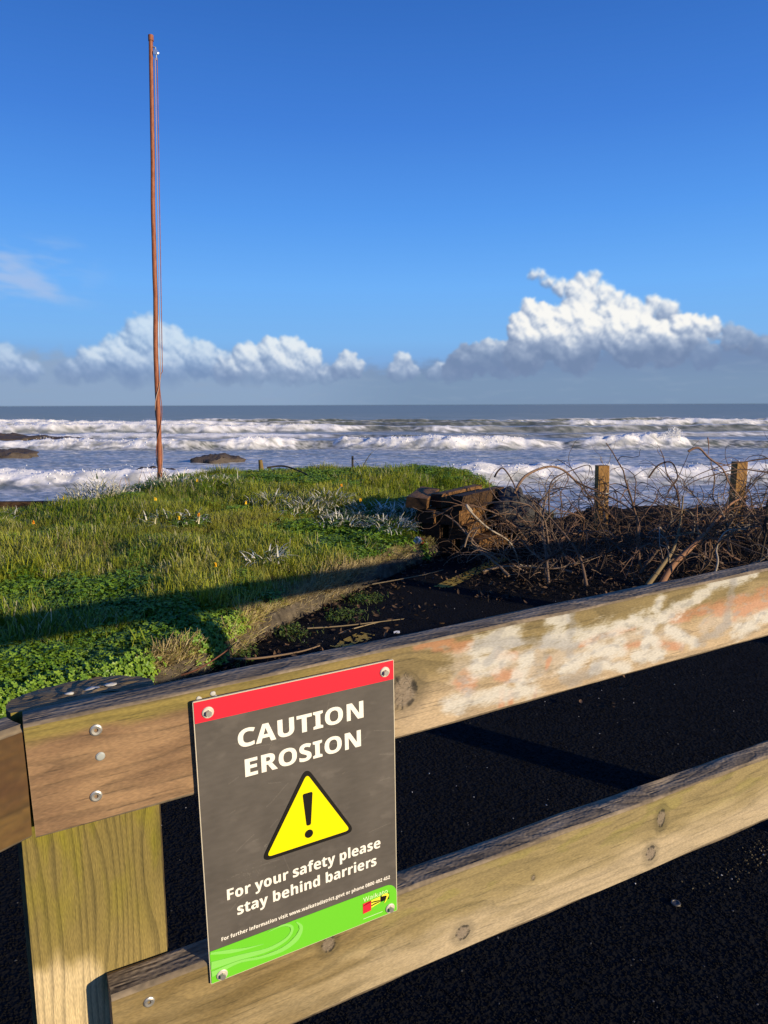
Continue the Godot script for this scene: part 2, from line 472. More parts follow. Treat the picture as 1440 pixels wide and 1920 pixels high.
# ---------------------------------------------------------------- wood
# A board face len_mm by hgt_mm. o: spacing, grain seed, knots [u, v, radius along, radius across], tint(u, v, noise) -> Color, paint (array of stroke sets)
func wood_face(w: int, h: int, len_mm: float, hgt_mm: float, o: Dictionary) -> StandardMaterial3D:
	var sd: int = o.seed
	var nw := fnl(sd, 1.0, 2); var nf := fnl(sd + 1, 1.0, 2); var nb := fnl(sd + 2, 1.0, 3); var ns := fnl(sd + 3, 1.0, 1)
	var knots: Array = o.get("knots", [])
	var spacing: float = o.get("spacing", 14.0)
	var amp: float = o.get("amp", 26.0)
	var contrast: float = o.get("contrast", 0.22)
	var upright: bool = o.get("upright", false)   # grain runs up the face
	var layers := []
	for set_ in o.get("paint", []):   # [colour, strength, strokes]
		var field := PackedFloat32Array(); field.resize(w * h)
		for s in set_[2]:
			var rad: float = s[0] * 1.15
			for i in range(1, s.size() - 2, 2):
				var a := Vector2(s[i], s[i + 1])
				var b := Vector2(s[i + 2], s[i + 3]) if i + 3 < s.size() else a
				if i + 3 >= s.size(): break
				var x0 := clampi(int((minf(a.x, b.x) - rad * 2.1 - float(o.get("u0", 0.0))) / len_mm * w), 0, w - 1)
				var x1 := clampi(int((maxf(a.x, b.x) + rad * 2.1 - float(o.get("u0", 0.0))) / len_mm * w), 0, w - 1)
				for y in h:
					var v := (1.0 - (y + 0.5) / h) * hgt_mm
					if v < minf(a.y, b.y) - rad * 2.1 or v > maxf(a.y, b.y) + rad * 2.1: continue
					for x in range(x0, x1 + 1):
						var p := Vector2(float(o.get("u0", 0.0)) + (x + 0.5) / w * len_mm, v)
						var q := Geometry2D.get_closest_point_to_segment(p, a, b)
						var d := p.distance_to(q) / rad + 0.55 * nb.get_noise_2d(p.x * 0.02, p.y * 0.04)
						var f := 1.0 - smoothstep(0.0, 1.75, d)
						field[y * w + x] = maxf(field[y * w + x], f)
		layers.append([set_[0], set_[1], field])
	var im := Image.create(w, h, false, Image.FORMAT_RGB8)
	var bump := Image.create(w, h, false, Image.FORMAT_L8)
	var tint: Callable = o.tint
	var u0: float = o.get("u0", 0.0)
	for y in h:
		for x in w:
			var U := u0 + (x + 0.5) / w * len_mm
			var V := (1.0 - (y + 0.5) / h) * hgt_mm
			var u := V if upright else U
			var v := U if upright else V
			var g := v
			var inside := 0.0
			var near_knot := 0.0
			var kring := 0.0
			var kang := 0.0
			for k in knots:
				var du: float = (u - k[0]) / k[2]; var dv: float = (v - k[1]) / k[3]
				var d2 := du * du + dv * dv + 0.16 * nb.get_noise_2d(u * 0.05, v * 0.05)
				if d2 < 40.0:
					g -= k[3] * dv / maxf(d2, 1.0) * (1.0 - d2 / 40.0)
					near_knot = maxf(near_knot, 1.0 - smoothstep(1.0, 4.0, d2))
					if d2 < 1.0:
						inside = 1.0 - smoothstep(0.35, 1.0, d2)
						kring = sqrt(maxf(d2, 0.0))
						kang = atan2(dv, du)
			var q := (g + amp * nw.get_noise_2d(u * 0.0016, g * 0.012) + float(o.get("ripple", 1.5)) * nf.get_noise_2d(u * 0.012, g * 0.1)) / spacing
			var fr := q - floorf(q)
			var late := smoothstep(0.45, 0.93, fr) * (1.0 - smoothstep(0.95, 1.0, fr))
			var fib := nf.get_noise_2d(u * 0.014, v * 0.6)
			var fine := ns.get_noise_2d(u * 0.11, v * 0.85)
			var blot := nb.get_noise_2d(u * 0.006, v * 0.022)
			var crack := smoothstep(0.52, 0.62, nf.get_noise_2d(u * 0.006 + 30.0, v * 0.33)) * float(o.get("cracks", 0.5))
			var c: Color = tint.call(U, V, blot)
			var shade := 1.0 - contrast * late + 0.075 * fib + 0.10 * fine + 0.06 * blot - 0.45 * crack
			shade *= 1.0 - 0.16 * near_knot
			if inside > 0.0:
				var rings := 0.5 + 0.5 * sin(kring * 26.0 + 3.0 * nb.get_noise_2d(u * 0.08, v * 0.08))
				var kc := Color(0.54, 0.49, 0.43).lerp(Color(0.43, 0.375, 0.31), rings * 0.55)
				c = c.lerp(kc, inside * 0.8)
				shade = lerpf(shade, 1.0 + 0.12 * fine, inside * 0.7)
				var split := absf(nb.get_noise_2d(cos(kang) * 2.6, sin(kang) * 2.6))
				shade *= 1.0 - 0.5 * smoothstep(0.55, 0.8, kring) * (1.0 - smoothstep(0.88, 1.0, kring)) * smoothstep(-0.3, 0.2, nb.get_noise_2d(cos(kang) + 5.0, sin(kang)))
				shade *= 1.0 - 0.42 * (1.0 - smoothstep(0.0, 0.06, split)) * smoothstep(0.1, 0.4, kring)
			c = Color(c.r * shade, c.g * (shade * 0.98 + 0.02), c.b * (shade * 0.95 + 0.05))
			for ly in layers:
				var f: float = ly[2][y * w + x]
				if f > 0.0:
					var m := smoothstep(0.15, 0.95, f + 0.34 * nb.get_noise_2d(u * 0.016 + 7.0, v * 0.04) + 0.20 * fib + 0.10 * fine) * float(ly[1])
					var pc: Color = ly[0]
					pc = pc.lerp(Color(0.60, 0.60, 0.60), 0.55 * smoothstep(0.05, 0.5, nb.get_noise_2d(u * 0.02 + 60.0, v * 0.045)))
					c = c.lerp(Color(pc.r * (0.96 + 0.06 * fine), pc.g * (0.96 + 0.06 * fine), pc.b * (0.96 + 0.06 * fine)), m)
			im.set_pixel(x, y, Color(clampf(c.r, 0, 1), clampf(c.g, 0, 1), clampf(c.b, 0, 1)))
			var hh := 0.55 - 0.22 * late + 0.13 * fib + 0.12 * fine - 0.4 * crack + 0.12 * inside
			bump.set_pixel(x, y, Color(hh, hh, hh))
	bump.bump_map_to_normal_map(float(o.get("relief", 2.2)))
	var m := mat(Color.WHITE, o.get("rough", 0.78), 0.0, 0.35)
	m.albedo_texture = ImageTexture.create_from_image(im)
	m.normal_enabled = true
	m.normal_texture = ImageTexture.create_from_image(bump)
	m.normal_scale = 0.8
	return m

func wood_all_round(base: Color, other: Color, seed_: int, scale := 1.2, rough := 0.85, contrast := 0.22) -> StandardMaterial3D:   # grain along the beam's own x
	var m := wood_face(384, 192, 900.0, 450.0, {"seed": seed_, "spacing": 17.0, "amp": 60.0, "contrast": contrast, "cracks": 0.6, "tint": func(_u: float, _v: float, b: float) -> Color: return base.lerp(other, clampf(0.5 + b * 1.3, 0, 1))})
	m.uv1_triplanar = true
	m.uv1_scale = Vector3(scale, scale * 2.0, scale * 2.0)
	m.roughness = rough
	m.normal_scale = 0.45
	return m

var olive := Color(0.495, 0.44, 0.295)
var bleached := Color(0.68, 0.60, 0.48)
var brown := Color(0.50, 0.395, 0.29)
var algae := Color(0.46, 0.42, 0.13)

func tint_top(u: float, v: float, b: float) -> Color:
	var c := brown.lerp(Color(0.56, 0.45, 0.33), clampf(0.5 + b * 1.5, 0, 1))
	var right := smoothstep(150.0, 330.0, u + 60.0 * b)
	var low := 1.0 - smoothstep(38.0, 112.0, v - 22.0 * b - 26.0 * smoothstep(900.0, 1200.0, u))
	c = c.lerp(olive, right * 0.92).lerp(bleached, right * low)
	c = c.lerp(Color(0.52, 0.47, 0.24), (1.0 - right) * smoothstep(112.0, 130.0, v + 12.0 * b) * 0.85)
	return c.lerp(Color(0.30, 0.26, 0.19), smoothstep(139.0, 147.0, v + 6.0 * b) * 0.6)

func tint_low(u: float, v: float, b: float) -> Color:
	var c := Color(0.47, 0.40, 0.25).lerp(Color(0.52, 0.45, 0.30), clampf(0.5 + b * 1.5, 0, 1))
	var right := smoothstep(80.0, 420.0, u + 60.0 * b)
	var low := 1.0 - smoothstep(30.0, 108.0, v - 26.0 * b)
	c = c.lerp(Color(0.55, 0.49, 0.335), right).lerp(Color(0.675, 0.61, 0.495), low * (0.35 + 0.65 * right) * 0.9)
	c = c.lerp(Color(0.46, 0.45, 0.20), right * 0.3 * smoothstep(0.1, 0.4, b) * smoothstep(60, 120, v))
	return c.lerp(Color(0.33, 0.28, 0.19), smoothstep(147.0, 155.0, v + 6.0 * b) * 0.5)

func tint_post(u: float, v: float, b: float) -> Color:
	# u across the face, v up it from the ground
	var c := Color(0.485, 0.43, 0.235).lerp(Color(0.475, 0.45, 0.15), clampf(0.3 + b * 1.6, 0, 1) * smoothstep(760.0, 960.0, v))
	c = c.lerp(Color(0.56, 0.49, 0.29), 1.0 - smoothstep(700.0, 860.0, v + 40.0 * b))
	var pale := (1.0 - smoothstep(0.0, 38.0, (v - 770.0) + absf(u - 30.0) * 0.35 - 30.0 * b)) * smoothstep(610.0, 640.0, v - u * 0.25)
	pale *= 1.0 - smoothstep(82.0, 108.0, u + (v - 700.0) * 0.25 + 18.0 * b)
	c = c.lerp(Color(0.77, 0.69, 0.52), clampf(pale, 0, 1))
	c = c.lerp(Color(0.58, 0.43, 0.27), 1.0 - smoothstep(600.0, 650.0, v - u * 0.3))
	return c

# ---------------------------------------------------------------- barrier
var steel := mat(Color(0.72, 0.71, 0.68), 0.42, 0.75)
var zinc := mat(Color(0.66, 0.68, 0.66), 0.6, 0.4)
var dark_hole := mat(Color(0.05, 0.05, 0.05), 0.9)

func barrier() -> void:
	var origin := Vector3(-0.2439, 0, -0.88108)
	var turn := deg_to_rad(27.768)
	var b := thing("timber_barrier", origin, "weathered two rail timber barrier across the dark asphalt with paint scribbled on its top rail", "barrier")
	b.rotation.y = turn
	var grey := wood_all_round(Color(0.48, 0.425, 0.345), Color(0.585, 0.525, 0.435), 900, 1.0, 0.9)
	var plain := wood_all_round(Color(0.55, 0.47, 0.28), Color(0.68, 0.58, 0.41), 901)
	var white := [[22, 457, 119, 524, 124], [19, 447, 86, 504, 90], [15, 393, 37, 438, 31, 516, 29, 566, 20], [16, 601, 142, 630, 133, 597, 102], [16, 597, 102, 667, 98, 779, 97, 845, 100], [14, 863, 132, 846, 90, 824, 24], [14, 846, 90, 950, 113, 1022, 139, 1132, 144], [13, 889, 67, 965, 27], [16, 634, 43, 693, 60, 769, 55], [14, 533, 19, 532, 60, 553, 78], [16, 1080, 27, 1186, 42], [13, 803, 33, 872, 25, 842, 61], [13, 701, 34, 784, 17]]
	var smudge := [[9, 647, 143, 645, 69], [11, 973, 26, 1054, 48, 1069, 137], [11, 629, 25, 659, 19, 714, 27], [9, 451, 125, 530, 114, 656, 81], [8, 470, 88, 505, 120]]
	var orange := [[9, 340, 142, 436, 127], [17, 425, 69, 433, 59], [13, 489, 64, 526, 56], [9, 493, 95, 520, 92], [6, 496, 2, 498, 31], [6, 517, 4, 516, 27], [14, 902, 91, 1043, 88, 1180, 93], [9, 864, 42, 928, 27], [6, 668, 79, 716, 89, 799, 88], [13, 1084, 68, 1182, 74], [8, 775, 56, 808, 55], [6, 593, 56, 598, 69], [5, 567, 1, 569, 20]]
	var haze := [[30, 420, 90, 600, 70, 780, 70, 900, 60], [24, 1000, 60, 1180, 60]]
	var top_face := wood_face(2048, 160, 2740.0, 147.0, {"seed": 41, "u0": -200.0, "spacing": 34.0, "amp": 60.0, "contrast": 0.12, "cracks": 0.5, "relief": 1.5, "knots": [[312.0, 74.0, 26.0, 30.0], [1710.0, 60.0, 22.0, 20.0]], "tint": tint_top, "paint": [[Color(0.75, 0.70, 0.63), 0.7, haze], [Color(0.73, 0.50, 0.37), 0.62, orange], [Color(0.80, 0.795, 0.76), 0.80, white], [Color(0.56, 0.56, 0.565), 0.45, smudge]]})
	var low_face := wood_face(2048, 160, 2670.0, 156.0, {"seed": 57, "u0": -128.0, "spacing": 30.0, "amp": 56.0, "contrast": 0.095, "cracks": 0.45, "relief": 1.4, "knots": [[180.0, 112.0, 13.0, 15.0], [426.0, 36.0, 16.0, 15.0], [898.0, 106.0, 13.0, 21.0], [873.0, 39.0, 15.0, 17.0], [576.0, 88.0, 4.0, 5.0], [1600.0, 80.0, 18.0, 18.0]], "tint": tint_low})
	# rails, three bays of them; the first carries the sign
	for bay in 3:
		var u0 := -0.2 if bay == 0 else 2.545 + 2.55 * (bay - 1)
		var t := beam(2.74 if bay == 0 else 2.54, 0.147, 0.048, 0.004, 0.0022, 300 + bay, bay == 0, 40)
		var r := put("top_rail", t, null, b)
		r.position = Vector3(u0, 0.986 + 0.02555 * u0 if bay == 0 else 1.047 + 0.01 * (u0 - 2.54), -0.004)
		r.rotation.z = 0.02555 if bay == 0 else 0.01
		r.set_surface_override_material(0, top_face if bay == 0 else plain)
		r.set_surface_override_material(1, grey)
		r.set_surface_override_material(2, grey)
		u0 = -0.128 if bay == 0 else 2.545 + 2.55 * (bay - 1)
		var l := beam(2.67 if bay == 0 else 2.54, 0.156, 0.048, 0.005, 0.0034, 320 + bay, bay == 0, 40)
		var q := put("lower_rail", l, null, b)
		q.position = Vector3(u0, 0.5775, -0.004)
		q.rotation.z = 0.003
		q.set_surface_override_material(0, low_face if bay == 0 else plain)
		q.set_surface_override_material(1, grey)
		q.set_surface_override_material(2, grey)
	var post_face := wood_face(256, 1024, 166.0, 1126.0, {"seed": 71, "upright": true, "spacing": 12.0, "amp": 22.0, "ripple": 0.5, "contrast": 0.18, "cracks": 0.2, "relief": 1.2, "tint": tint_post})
	var post_top := wood_face(256, 256, 230.0, 230.0, {"seed": 75, "spacing": 7.0, "amp": 16.0, "contrast": 0.35, "cracks": 1.0, "tint": func(_u: float, _v: float, bl: float) -> Color: return Color(0.42, 0.355, 0.245).lerp(Color(0.56, 0.485, 0.345), clampf(0.5 + bl, 0, 1))})
	post_top.uv1_triplanar = true
	post_top.uv1_scale = Vector3(4, 4, 4)
	var bark := wood_all_round(Color(0.30, 0.25, 0.16), Color(0.40, 0.34, 0.20), 905)
	for k in 4:
		var p := put("post", round_post(0.0905, 0.032, 1.126, 0.017), null, b)
		p.position = Vector3(-0.132 + 2.552 * k, 0, -0.055)
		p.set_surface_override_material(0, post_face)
		p.set_surface_override_material(1, bark)
		p.set_surface_override_material(2, post_top)
	# fixings
	var head := lathe([Vector2(0.0, -0.001), Vector2(0.0022, -0.001), Vector2(0.0026, 0.0016), Vector2(0.0055, 0.0019), Vector2(0.0072, 0.0010), Vector2(0.0078, -0.001)], 20)
	for u in [[-0.125, 0.122], [-0.130, 0.036]]:
		var s := put("rail_screw", head, steel, b)
		s.position = Vector3(u[0], 0.986 + 0.02555 * u[0] + u[1], -0.0035)
	var nail := put("nail_head", lathe([Vector2(0.0, 0.0016), Vector2(0.0042, 0.0013), Vector2(0.0056, 0.0002), Vector2(0.0057, -0.001)], 18), zinc, b)
	nail.position = Vector3(-0.122, 0.986 - 0.0031 + 0.0865, -0.0035)
	var s2 := put("rail_screw", head, steel, b)
	s2.position = Vector3(-0.082, 0.5775 + 0.130, -0.0035)
	# pale droppings on the post's top and two paint flecks beside the sign
	var fleck := mat(Color(0.72, 0.71, 0.67), 0.8)
	for d in [[-0.118, 1.1190, -0.108, 0.010, 0.006], [-0.094, 1.1185, -0.112, 0.009, 0.006], [-0.148, 1.1205, -0.100, 0.006, 0.004]]:
		var st := begin(true)
		blob(st, Vector3.ZERO, Vector3(d[3], 0.0022, d[4]), int(d[0] * 1000.0) + 999)
		var o := put("bird_dropping", finish(st), fleck, b)
		o.position = Vector3(d[0], d[1], d[2])
	for d in [[0.002, 0.134, 0.0035], [0.021, 0.137, 0.004], [0.024, 0.132, 0.003]]:
		var st := begin(true)
		blob(st, Vector3.ZERO, Vector3(d[2], d[2] * 0.8, 0.0008), int(d[1] * 9000.0))
		var o := put("paint_fleck", finish(st), fleck, b)
		o.position = Vector3(d[0], 0.986 + d[1], -0.0035)
	# the next barrier turns back towards the viewer from the same corner
	var c := thing("timber_barrier", Vector3(-0.428, 0, -0.793), "dark brown single rail meeting the sign's barrier at its left end corner", "barrier")
	var dark := wood_all_round(Color(0.31, 0.225, 0.145), Color(0.385, 0.30, 0.17), 911, 0.7, 0.85, 0.12)
	var rl := put("rail", beam(2.3, 0.147, 0.048, 0.007, 0.003, 331), null, c)
	rl.position = Vector3(-2.3, 0.979, 0.0)
	rl.set_surface_override_material(0, dark)
	rl.set_surface_override_material(1, grey)
	rl.set_surface_override_material(2, grey)
	c.rotation.y = deg_to_rad(53.0)
	var pp := put("post", round_post(0.112, 0.073, 1.05, 0.02), null, c)
	pp.position = Vector3(-2.1, 0, -0.052)
	for k in 3: pp.set_surface_override_material(k, bark)

func blob(st: SurfaceTool, at: Vector3, r: Vector3, seed_: int, rings := 6, sides := 9, rough := 0.35) -> void:
	var n := fnl(seed_, 1.0, 2)
	var pt := func(i: int, k: int) -> Vector3:
		var a := PI * i / rings; var t := TAU * (k % sides) / sides
		var d := Vector3(sin(a) * cos(t), cos(a), sin(a) * sin(t))
		return at + d * r * (1.0 + rough * n.get_noise_3d(d.x * 1.4, d.y * 1.4, d.z * 1.4) * 1.6)
	for i in rings:
		for k in sides:
			quad(st, pt.call(i, k), pt.call(i, k + 1), pt.call(i + 1, k + 1), pt.call(i + 1, k))

func round_post(radius: float, flat_at: float, height: float, drop: float) -> ArrayMesh:
	# a round pile with a flat sawn front at z = 0, its top sloping down to the back
	var out := ArrayMesh.new()
	var half := sqrt(radius * radius - flat_at * flat_at)
	var a0 := atan2(flat_at, half)           # angle at the flat's right edge
	var pts := PackedVector2Array()
	var n := 26
	for i in n + 1:
		var t := a0 - (TAU - (PI - 2.0 * a0)) * i / n     # round the back
		pts.append(Vector2(cos(t) * radius, sin(t) * radius - flat_at))
	var nz := fnl(int(height * 1000), 6.0, 2)
	var top := func(p: Vector2) -> Vector3: return Vector3(p.x, height + p.y / (radius + flat_at) * drop + 0.003 * nz.get_noise_2d(p.x * 9.0, p.y * 9.0), p.y)
	var st := begin()
	var l := pts[n]; var r := pts[0]
	var q := [[l, 1], [r, 1], [r, 0], [l, 1], [r, 0], [l, 0]]
	for e in q:
		var p: Vector2 = e[0]
		st.set_uv(Vector2((p.x + half) / (2.0 * half), 0.0 if e[1] else 1.0))
		st.add_vertex(Vector3(p.x, height if e[1] else -0.05, p.y))
	st.generate_normals(); st.generate_tangents(); st.commit(out)
	st = begin(true)
	for i in n:
		var a := pts[i]; var b := pts[i + 1]
		var ta: Vector3 = top.call(a); var tb: Vector3 = top.call(b)
		quad(st, tb, ta, Vector3(a.x, -0.05, a.y), Vector3(b.x, -0.05, b.y))
	st.generate_normals(); st.commit(out)
	st = begin()
	var rows := 7
	for i in n:
		for k in rows:
			var m := Vector2(0, -0.03)
			var a0_: Vector2 = m.lerp(pts[i], float(k) / rows); var b0_: Vector2 = m.lerp(pts[i + 1], float(k) / rows)
			var a1_: Vector2 = m.lerp(pts[i], float(k + 1) / rows); var b1_: Vector2 = m.lerp(pts[i + 1], float(k + 1) / rows)
			quad(st, top.call(b0_), top.call(b1_), top.call(a1_), top.call(a0_))
	for k in 1:
		st.add_vertex(top.call(l)); st.add_vertex(top.call(Vector2(0, -0.03))); st.add_vertex(top.call(r))
	st.generate_normals(); st.commit(out)
	return out

# ---------------------------------------------------------------- sign
func sign_board() -> void:
	var s := thing("warning_sign", Vector3(-0.2439, 0.70144, -0.88108), "grey caution erosion sign with red top band and yellow triangle on the barrier", "sign")
	var th := 0.48464265; var el := 0.01994; var ti := -0.01118
	var a := Vector3(cos(th) * cos(el), sin(el), -sin(th) * cos(el))
	var n := Vector3(sin(th), 0, cos(th))
	var up := n.cross(a).normalized()
	up = (up * cos(ti) - n * sin(ti)).normalized()
	s.basis = Basis(a, up, a.cross(up))
	var W := 0.297; var H := 0.4187
	var edge := mat(Color(0.80, 0.76, 0.66), 0.5)
	var body := begin()
	flat_shape(body, rounded([Vector2(0, 0), Vector2(W, 0), Vector2(W, H), Vector2(0, H)], 0.002, 4), -0.003, 0.003)
	put("panel", finish(body), edge, s)
	var gloss := 0.32
	var plate := func(called: String, poly: PackedVector2Array, z: float, m: Material) -> MeshInstance3D:
		var st := begin()
		flat_shape(st, poly, z, 0.0003)
		return put(called, finish(st), m, s)
	# scuffed grey field
	var im := Image.create(512, 512, false, Image.FORMAT_RGB8)
	var na := fnl(5, 0.006, 4); var nb := fnl(6, 0.05, 3)
	for y in 512:
		for x in 512:
			var k := 1.0 + 0.10 * na.get_noise_2d(x, y) + 0.05 * nb.get_noise_2d(x * 0.4, y * 2.0) + 0.09 * smoothstep(0.25, 0.6, na.get_noise_2d(x * 1.5 + 900, y * 3.0))
			im.set_pixel(x, y, Color(0.345 * k, 0.326 * k, 0.302 * k))
	rng.seed = 19
	for k in 34:
		var p := Vector2(rng.randf_range(40, 470), rng.randf_range(60, 440))
		var d := Vector2.RIGHT.rotated(rng.randf_range(-0.5, 0.2) if k % 4 else rng.randf_range(-1.3, 1.3))
		var lng := rng.randi_range(6, 70)
		for i in lng:
			p += d; d = d.rotated(rng.randf_range(-0.03, 0.03))
			if p.x > 1 and p.y > 1 and p.x < 510 and p.y < 510:
				im.set_pixel(int(p.x), int(p.y), im.get_pixel(int(p.x), int(p.y)).lerp(Color(0.72, 0.69, 0.62), rng.randf_range(0.08, 0.30)))
	for k in 120:
		var p := Vector2(165 + rng.randfn(0, 10), 290 + rng.randfn(0, 4)) if k < 70 else Vector2(110 + rng.randfn(0, 22), 330 + rng.randfn(0, 7))
		if p.x > 1 and p.y > 1 and p.x < 510 and p.y < 510:
			im.set_pixel(int(p.x), int(p.y), im.get_pixel(int(p.x), int(p.y)).lerp(Color(0.75, 0.73, 0.66), 0.4))
	var field := mat(Color.WHITE, 0.38)
	field.albedo_texture = ImageTexture.create_from_image(im)
	var fst := begin()
	var quad_uv := [[Vector2(0.0012, 0.0014), Vector2(0, 1)], [Vector2(0.0012, H - 0.001), Vector2(0, 0)], [Vector2(W - 0.0012, H - 0.001), Vector2(1, 0)], [Vector2(W - 0.0012, 0.0014), Vector2(1, 1)]]
	for i in [0, 1, 2, 0, 2, 3]:
		fst.set_uv(quad_uv[i][1])
		fst.add_vertex(Vector3(quad_uv[i][0].x, quad_uv[i][0].y, 0.0003))
	put("grey_face", finish(fst), field, s)
	plate.call("red_band", PackedVector2Array([Vector2(0.0012, 0.3885), Vector2(W - 0.0012, 0.3885), Vector2(W - 0.0012, H - 0.001), Vector2(0.0012, H - 0.001)]), 0.0006, mat(lin(0.74, 0.022, 0.042), gloss))
	var green := PackedVector2Array([Vector2(0.0012, 0.0014), Vector2(W - 0.0012, 0.0014)])
	for i in 9:
		var t := PI / 2.0 * i / 8.0
		green.append(Vector2(W - 0.0012 - 0.019 + 0.019 * cos(t), 0.0325 + 0.019 * sin(t)))
	green.append(Vector2(0.0012, 0.0515))
	plate.call("green_band", green, 0.0006, mat(lin(0.145, 0.56, 0.028), gloss))
	var pale := mat(lin(0.24, 0.63, 0.11), gloss)
	plate.call("swoosh", ribbon([Vector2(0.002, 0.030), Vector2(0.043, 0.026), Vector2(0.084, 0.021), Vector2(0.113, 0.027), Vector2(0.1215, 0.041), Vector2(0.109, 0.0505), Vector2(0.084, 0.049)], [0.012, 0.008, 0.006, 0.005, 0.004, 0.003, 0.0004]), 0.0012, pale)
	plate.call("swoosh", ribbon([Vector2(0.128, 0.048), Vector2(0.1355, 0.036), Vector2(0.127, 0.021), Vector2(0.105, 0.012), Vector2(0.072, 0.013), Vector2(0.040, 0.0195), Vector2(0.002, 0.0165)], [0.001, 0.005, 0.009, 0.007, 0.004, 0.004, 0.009]), 0.0012, pale)
	plate.call("swoosh", ribbon([Vector2(0.002, 0.0492), Vector2(0.030, 0.041), Vector2(0.052, 0.036), Vector2(0.078, 0.0325)], [0.003, 0.006, 0.003, 0.0004]), 0.0012, pale)
	# triangle
	plate.call("triangle_border", rounded([Vector2(0.1530, 0.2870), Vector2(0.0790, 0.1612), Vector2(0.2270, 0.1612)], 0.0095, 8), 0.0008, mat(Color(0.085, 0.08, 0.075), 0.4))
	plate.call("triangle", rounded([Vector2(0.1530, 0.2758), Vector2(0.0880, 0.1668), Vector2(0.2182, 0.1668)], 0.0048, 8), 0.0013, mat(lin(0.86, 0.74, 0.0), 0.35))
	var ink := mat(Color(0.075, 0.07, 0.065), 0.4)
	plate.call("exclamation_bar", rounded([Vector2(0.1452, 0.2465), Vector2(0.1496, 0.1955), Vector2(0.1562, 0.1955), Vector2(0.1606, 0.2465)], 0.0029, 5), 0.0018, ink)
	var dot := PackedVector2Array()
	for i in 24: dot.append(Vector2(0.1527, 0.1823) + Vector2.RIGHT.rotated(TAU * i / 24.0) * 0.0064)
	plate.call("exclamation_dot", dot, 0.0018, ink)
	# lettering
	var white := mat(Color(0.94, 0.92, 0.86), 0.45)
	for line in [["CAUTION", 0.0565, 0.2450, 0.3395, 0.0262], ["EROSION", 0.0642, 0.2398, 0.2955, 0.0258], ["For your safety please", 0.0297, 0.2685, 0.1205, 0.0163], ["stay behind barriers", 0.0427, 0.2612, 0.0928, 0.0163], ["For further information visit www.waikatodistrict.govt or phone 0800 492 452", 0.0185, 0.2845, 0.0612, 0.0056]]:
		var t := put("lettering", letters(line[0], line[1], line[2], line[3], line[4], true), white, s)
		t.position.z = 0.0006
	for line in [["For your safety please", 0.0301, 0.2689, 0.1207, 0.0161], ["stay behind barriers", 0.0431, 0.2616, 0.0930, 0.0161]]:   # a heavier cut of the same letters
		var t := put("lettering", letters(line[0], line[1], line[2], line[3], line[4], true), white, s)
		t.position.z = 0.00048
	# council emblem
	var w2 := mat(Color(0.86, 0.93, 0.72), 0.45)
	var name_ := put("lettering", letters("Waikato", 0.2372, 0.2797, 0.0385, 0.0070, false), w2, s)
	name_.position.z = 0.0012
	plate.call("emblem_red", PackedVector2Array([Vector2(0.2365, 0.0182), Vector2(0.2505, 0.0192), Vector2(0.2505, 0.0362), Vector2(0.2365, 0.0355)]), 0.0011, mat(lin(0.70, 0.02, 0.04), 0.4))
	plate.call("emblem_red_curve", ribbon([Vector2(0.2372, 0.0318), Vector2(0.2440, 0.0335), Vector2(0.2500, 0.0345)], [0.0008, 0.0022, 0.0026]), 0.0016, mat(lin(0.30, 0.01, 0.015), 0.4))
	plate.call("emblem_yellow", PackedVector2Array([Vector2(0.2508, 0.0232), Vector2(0.2665, 0.0268), Vector2(0.2665, 0.0372), Vector2(0.2508, 0.0362)]), 0.0011, mat(lin(0.84, 0.76, 0.05), 0.4))
	plate.call("emblem_black", PackedVector2Array([Vector2(0.2668, 0.0272), Vector2(0.2822, 0.0272), Vector2(0.2822, 0.0378), Vector2(0.2668, 0.0368)]), 0.0011, ink)
	plate.call("emblem_curve", ribbon([Vector2(0.2510, 0.0325), Vector2(0.2570, 0.0322), Vector2(0.2660, 0.0305)], [0.0012, 0.0018, 0.0012]), 0.0016, ink)
	plate.call("emblem_curve", ribbon([Vector2(0.2510, 0.0272), Vector2(0.2570, 0.0283), Vector2(0.2660, 0.0290)], [0.0014, 0.0016, 0.0008]), 0.0016, ink)
	plate.call("emblem_loop", ribbon([Vector2(0.2690, 0.0374), Vector2(0.2755, 0.0376), Vector2(0.2795, 0.0350), Vector2(0.2775, 0.0292), Vector2(0.2735, 0.0235)], [0.0022, 0.0034, 0.0040, 0.0026, 0.0012]), 0.0016, mat(lin(0.84, 0.76, 0.05), 0.4))
	plate.call("emblem_rule", PackedVector2Array([Vector2(0.2365, 0.0092), Vector2(0.2700, 0.0092), Vector2(0.2700, 0.0099), Vector2(0.2365, 0.0099)]), 0.0012, w2)
	# bolts with washers
	var washer := lathe([Vector2(0.0, 0.0022), Vector2(0.0068, 0.0020), Vector2(0.0079, 0.0012), Vector2(0.0080, 0.0)], 22)
	var hex := begin()
	var hexagon := PackedVector2Array()
	for i in 6: hexagon.append(Vector2.RIGHT.rotated(TAU * i / 6.0 + 0.4) * 0.0042)
	flat_shape(hex, hexagon, 0.002, 0.0045)
	var hexm := finish(hex)
	for p in [[0.0187, 0.4008], [0.2810, 0.4027], [0.0162, 0.0099], [0.2835, 0.0101]]:
		var bolt := put("bolt", hexm, steel, s)
		bolt.position = Vector3(p[0], p[1], 0.0009)
		put("washer", washer, mat(Color(0.80, 0.77, 0.70), 0.55, 0.3), bolt)

# ---------------------------------------------------------------- land
func from_kerb(x: float, z: float) -> float:   # metres from the kerb's back, positive on the grass
	var best := 1e9; var sgn := 1.0
	var p := Vector2(x, z)
	for i in kerb_line.size() - 1:
		var a := kerb_line[i]; var b := kerb_line[i + 1]
		var q := Geometry2D.get_closest_point_to_segment(p, a, b)
		var d := p.distance_squared_to(q)
		if d < best - 1e-9:
			best = d
			sgn = -signf((b - a).cross(p - a))
	return sqrt(best) * sgn

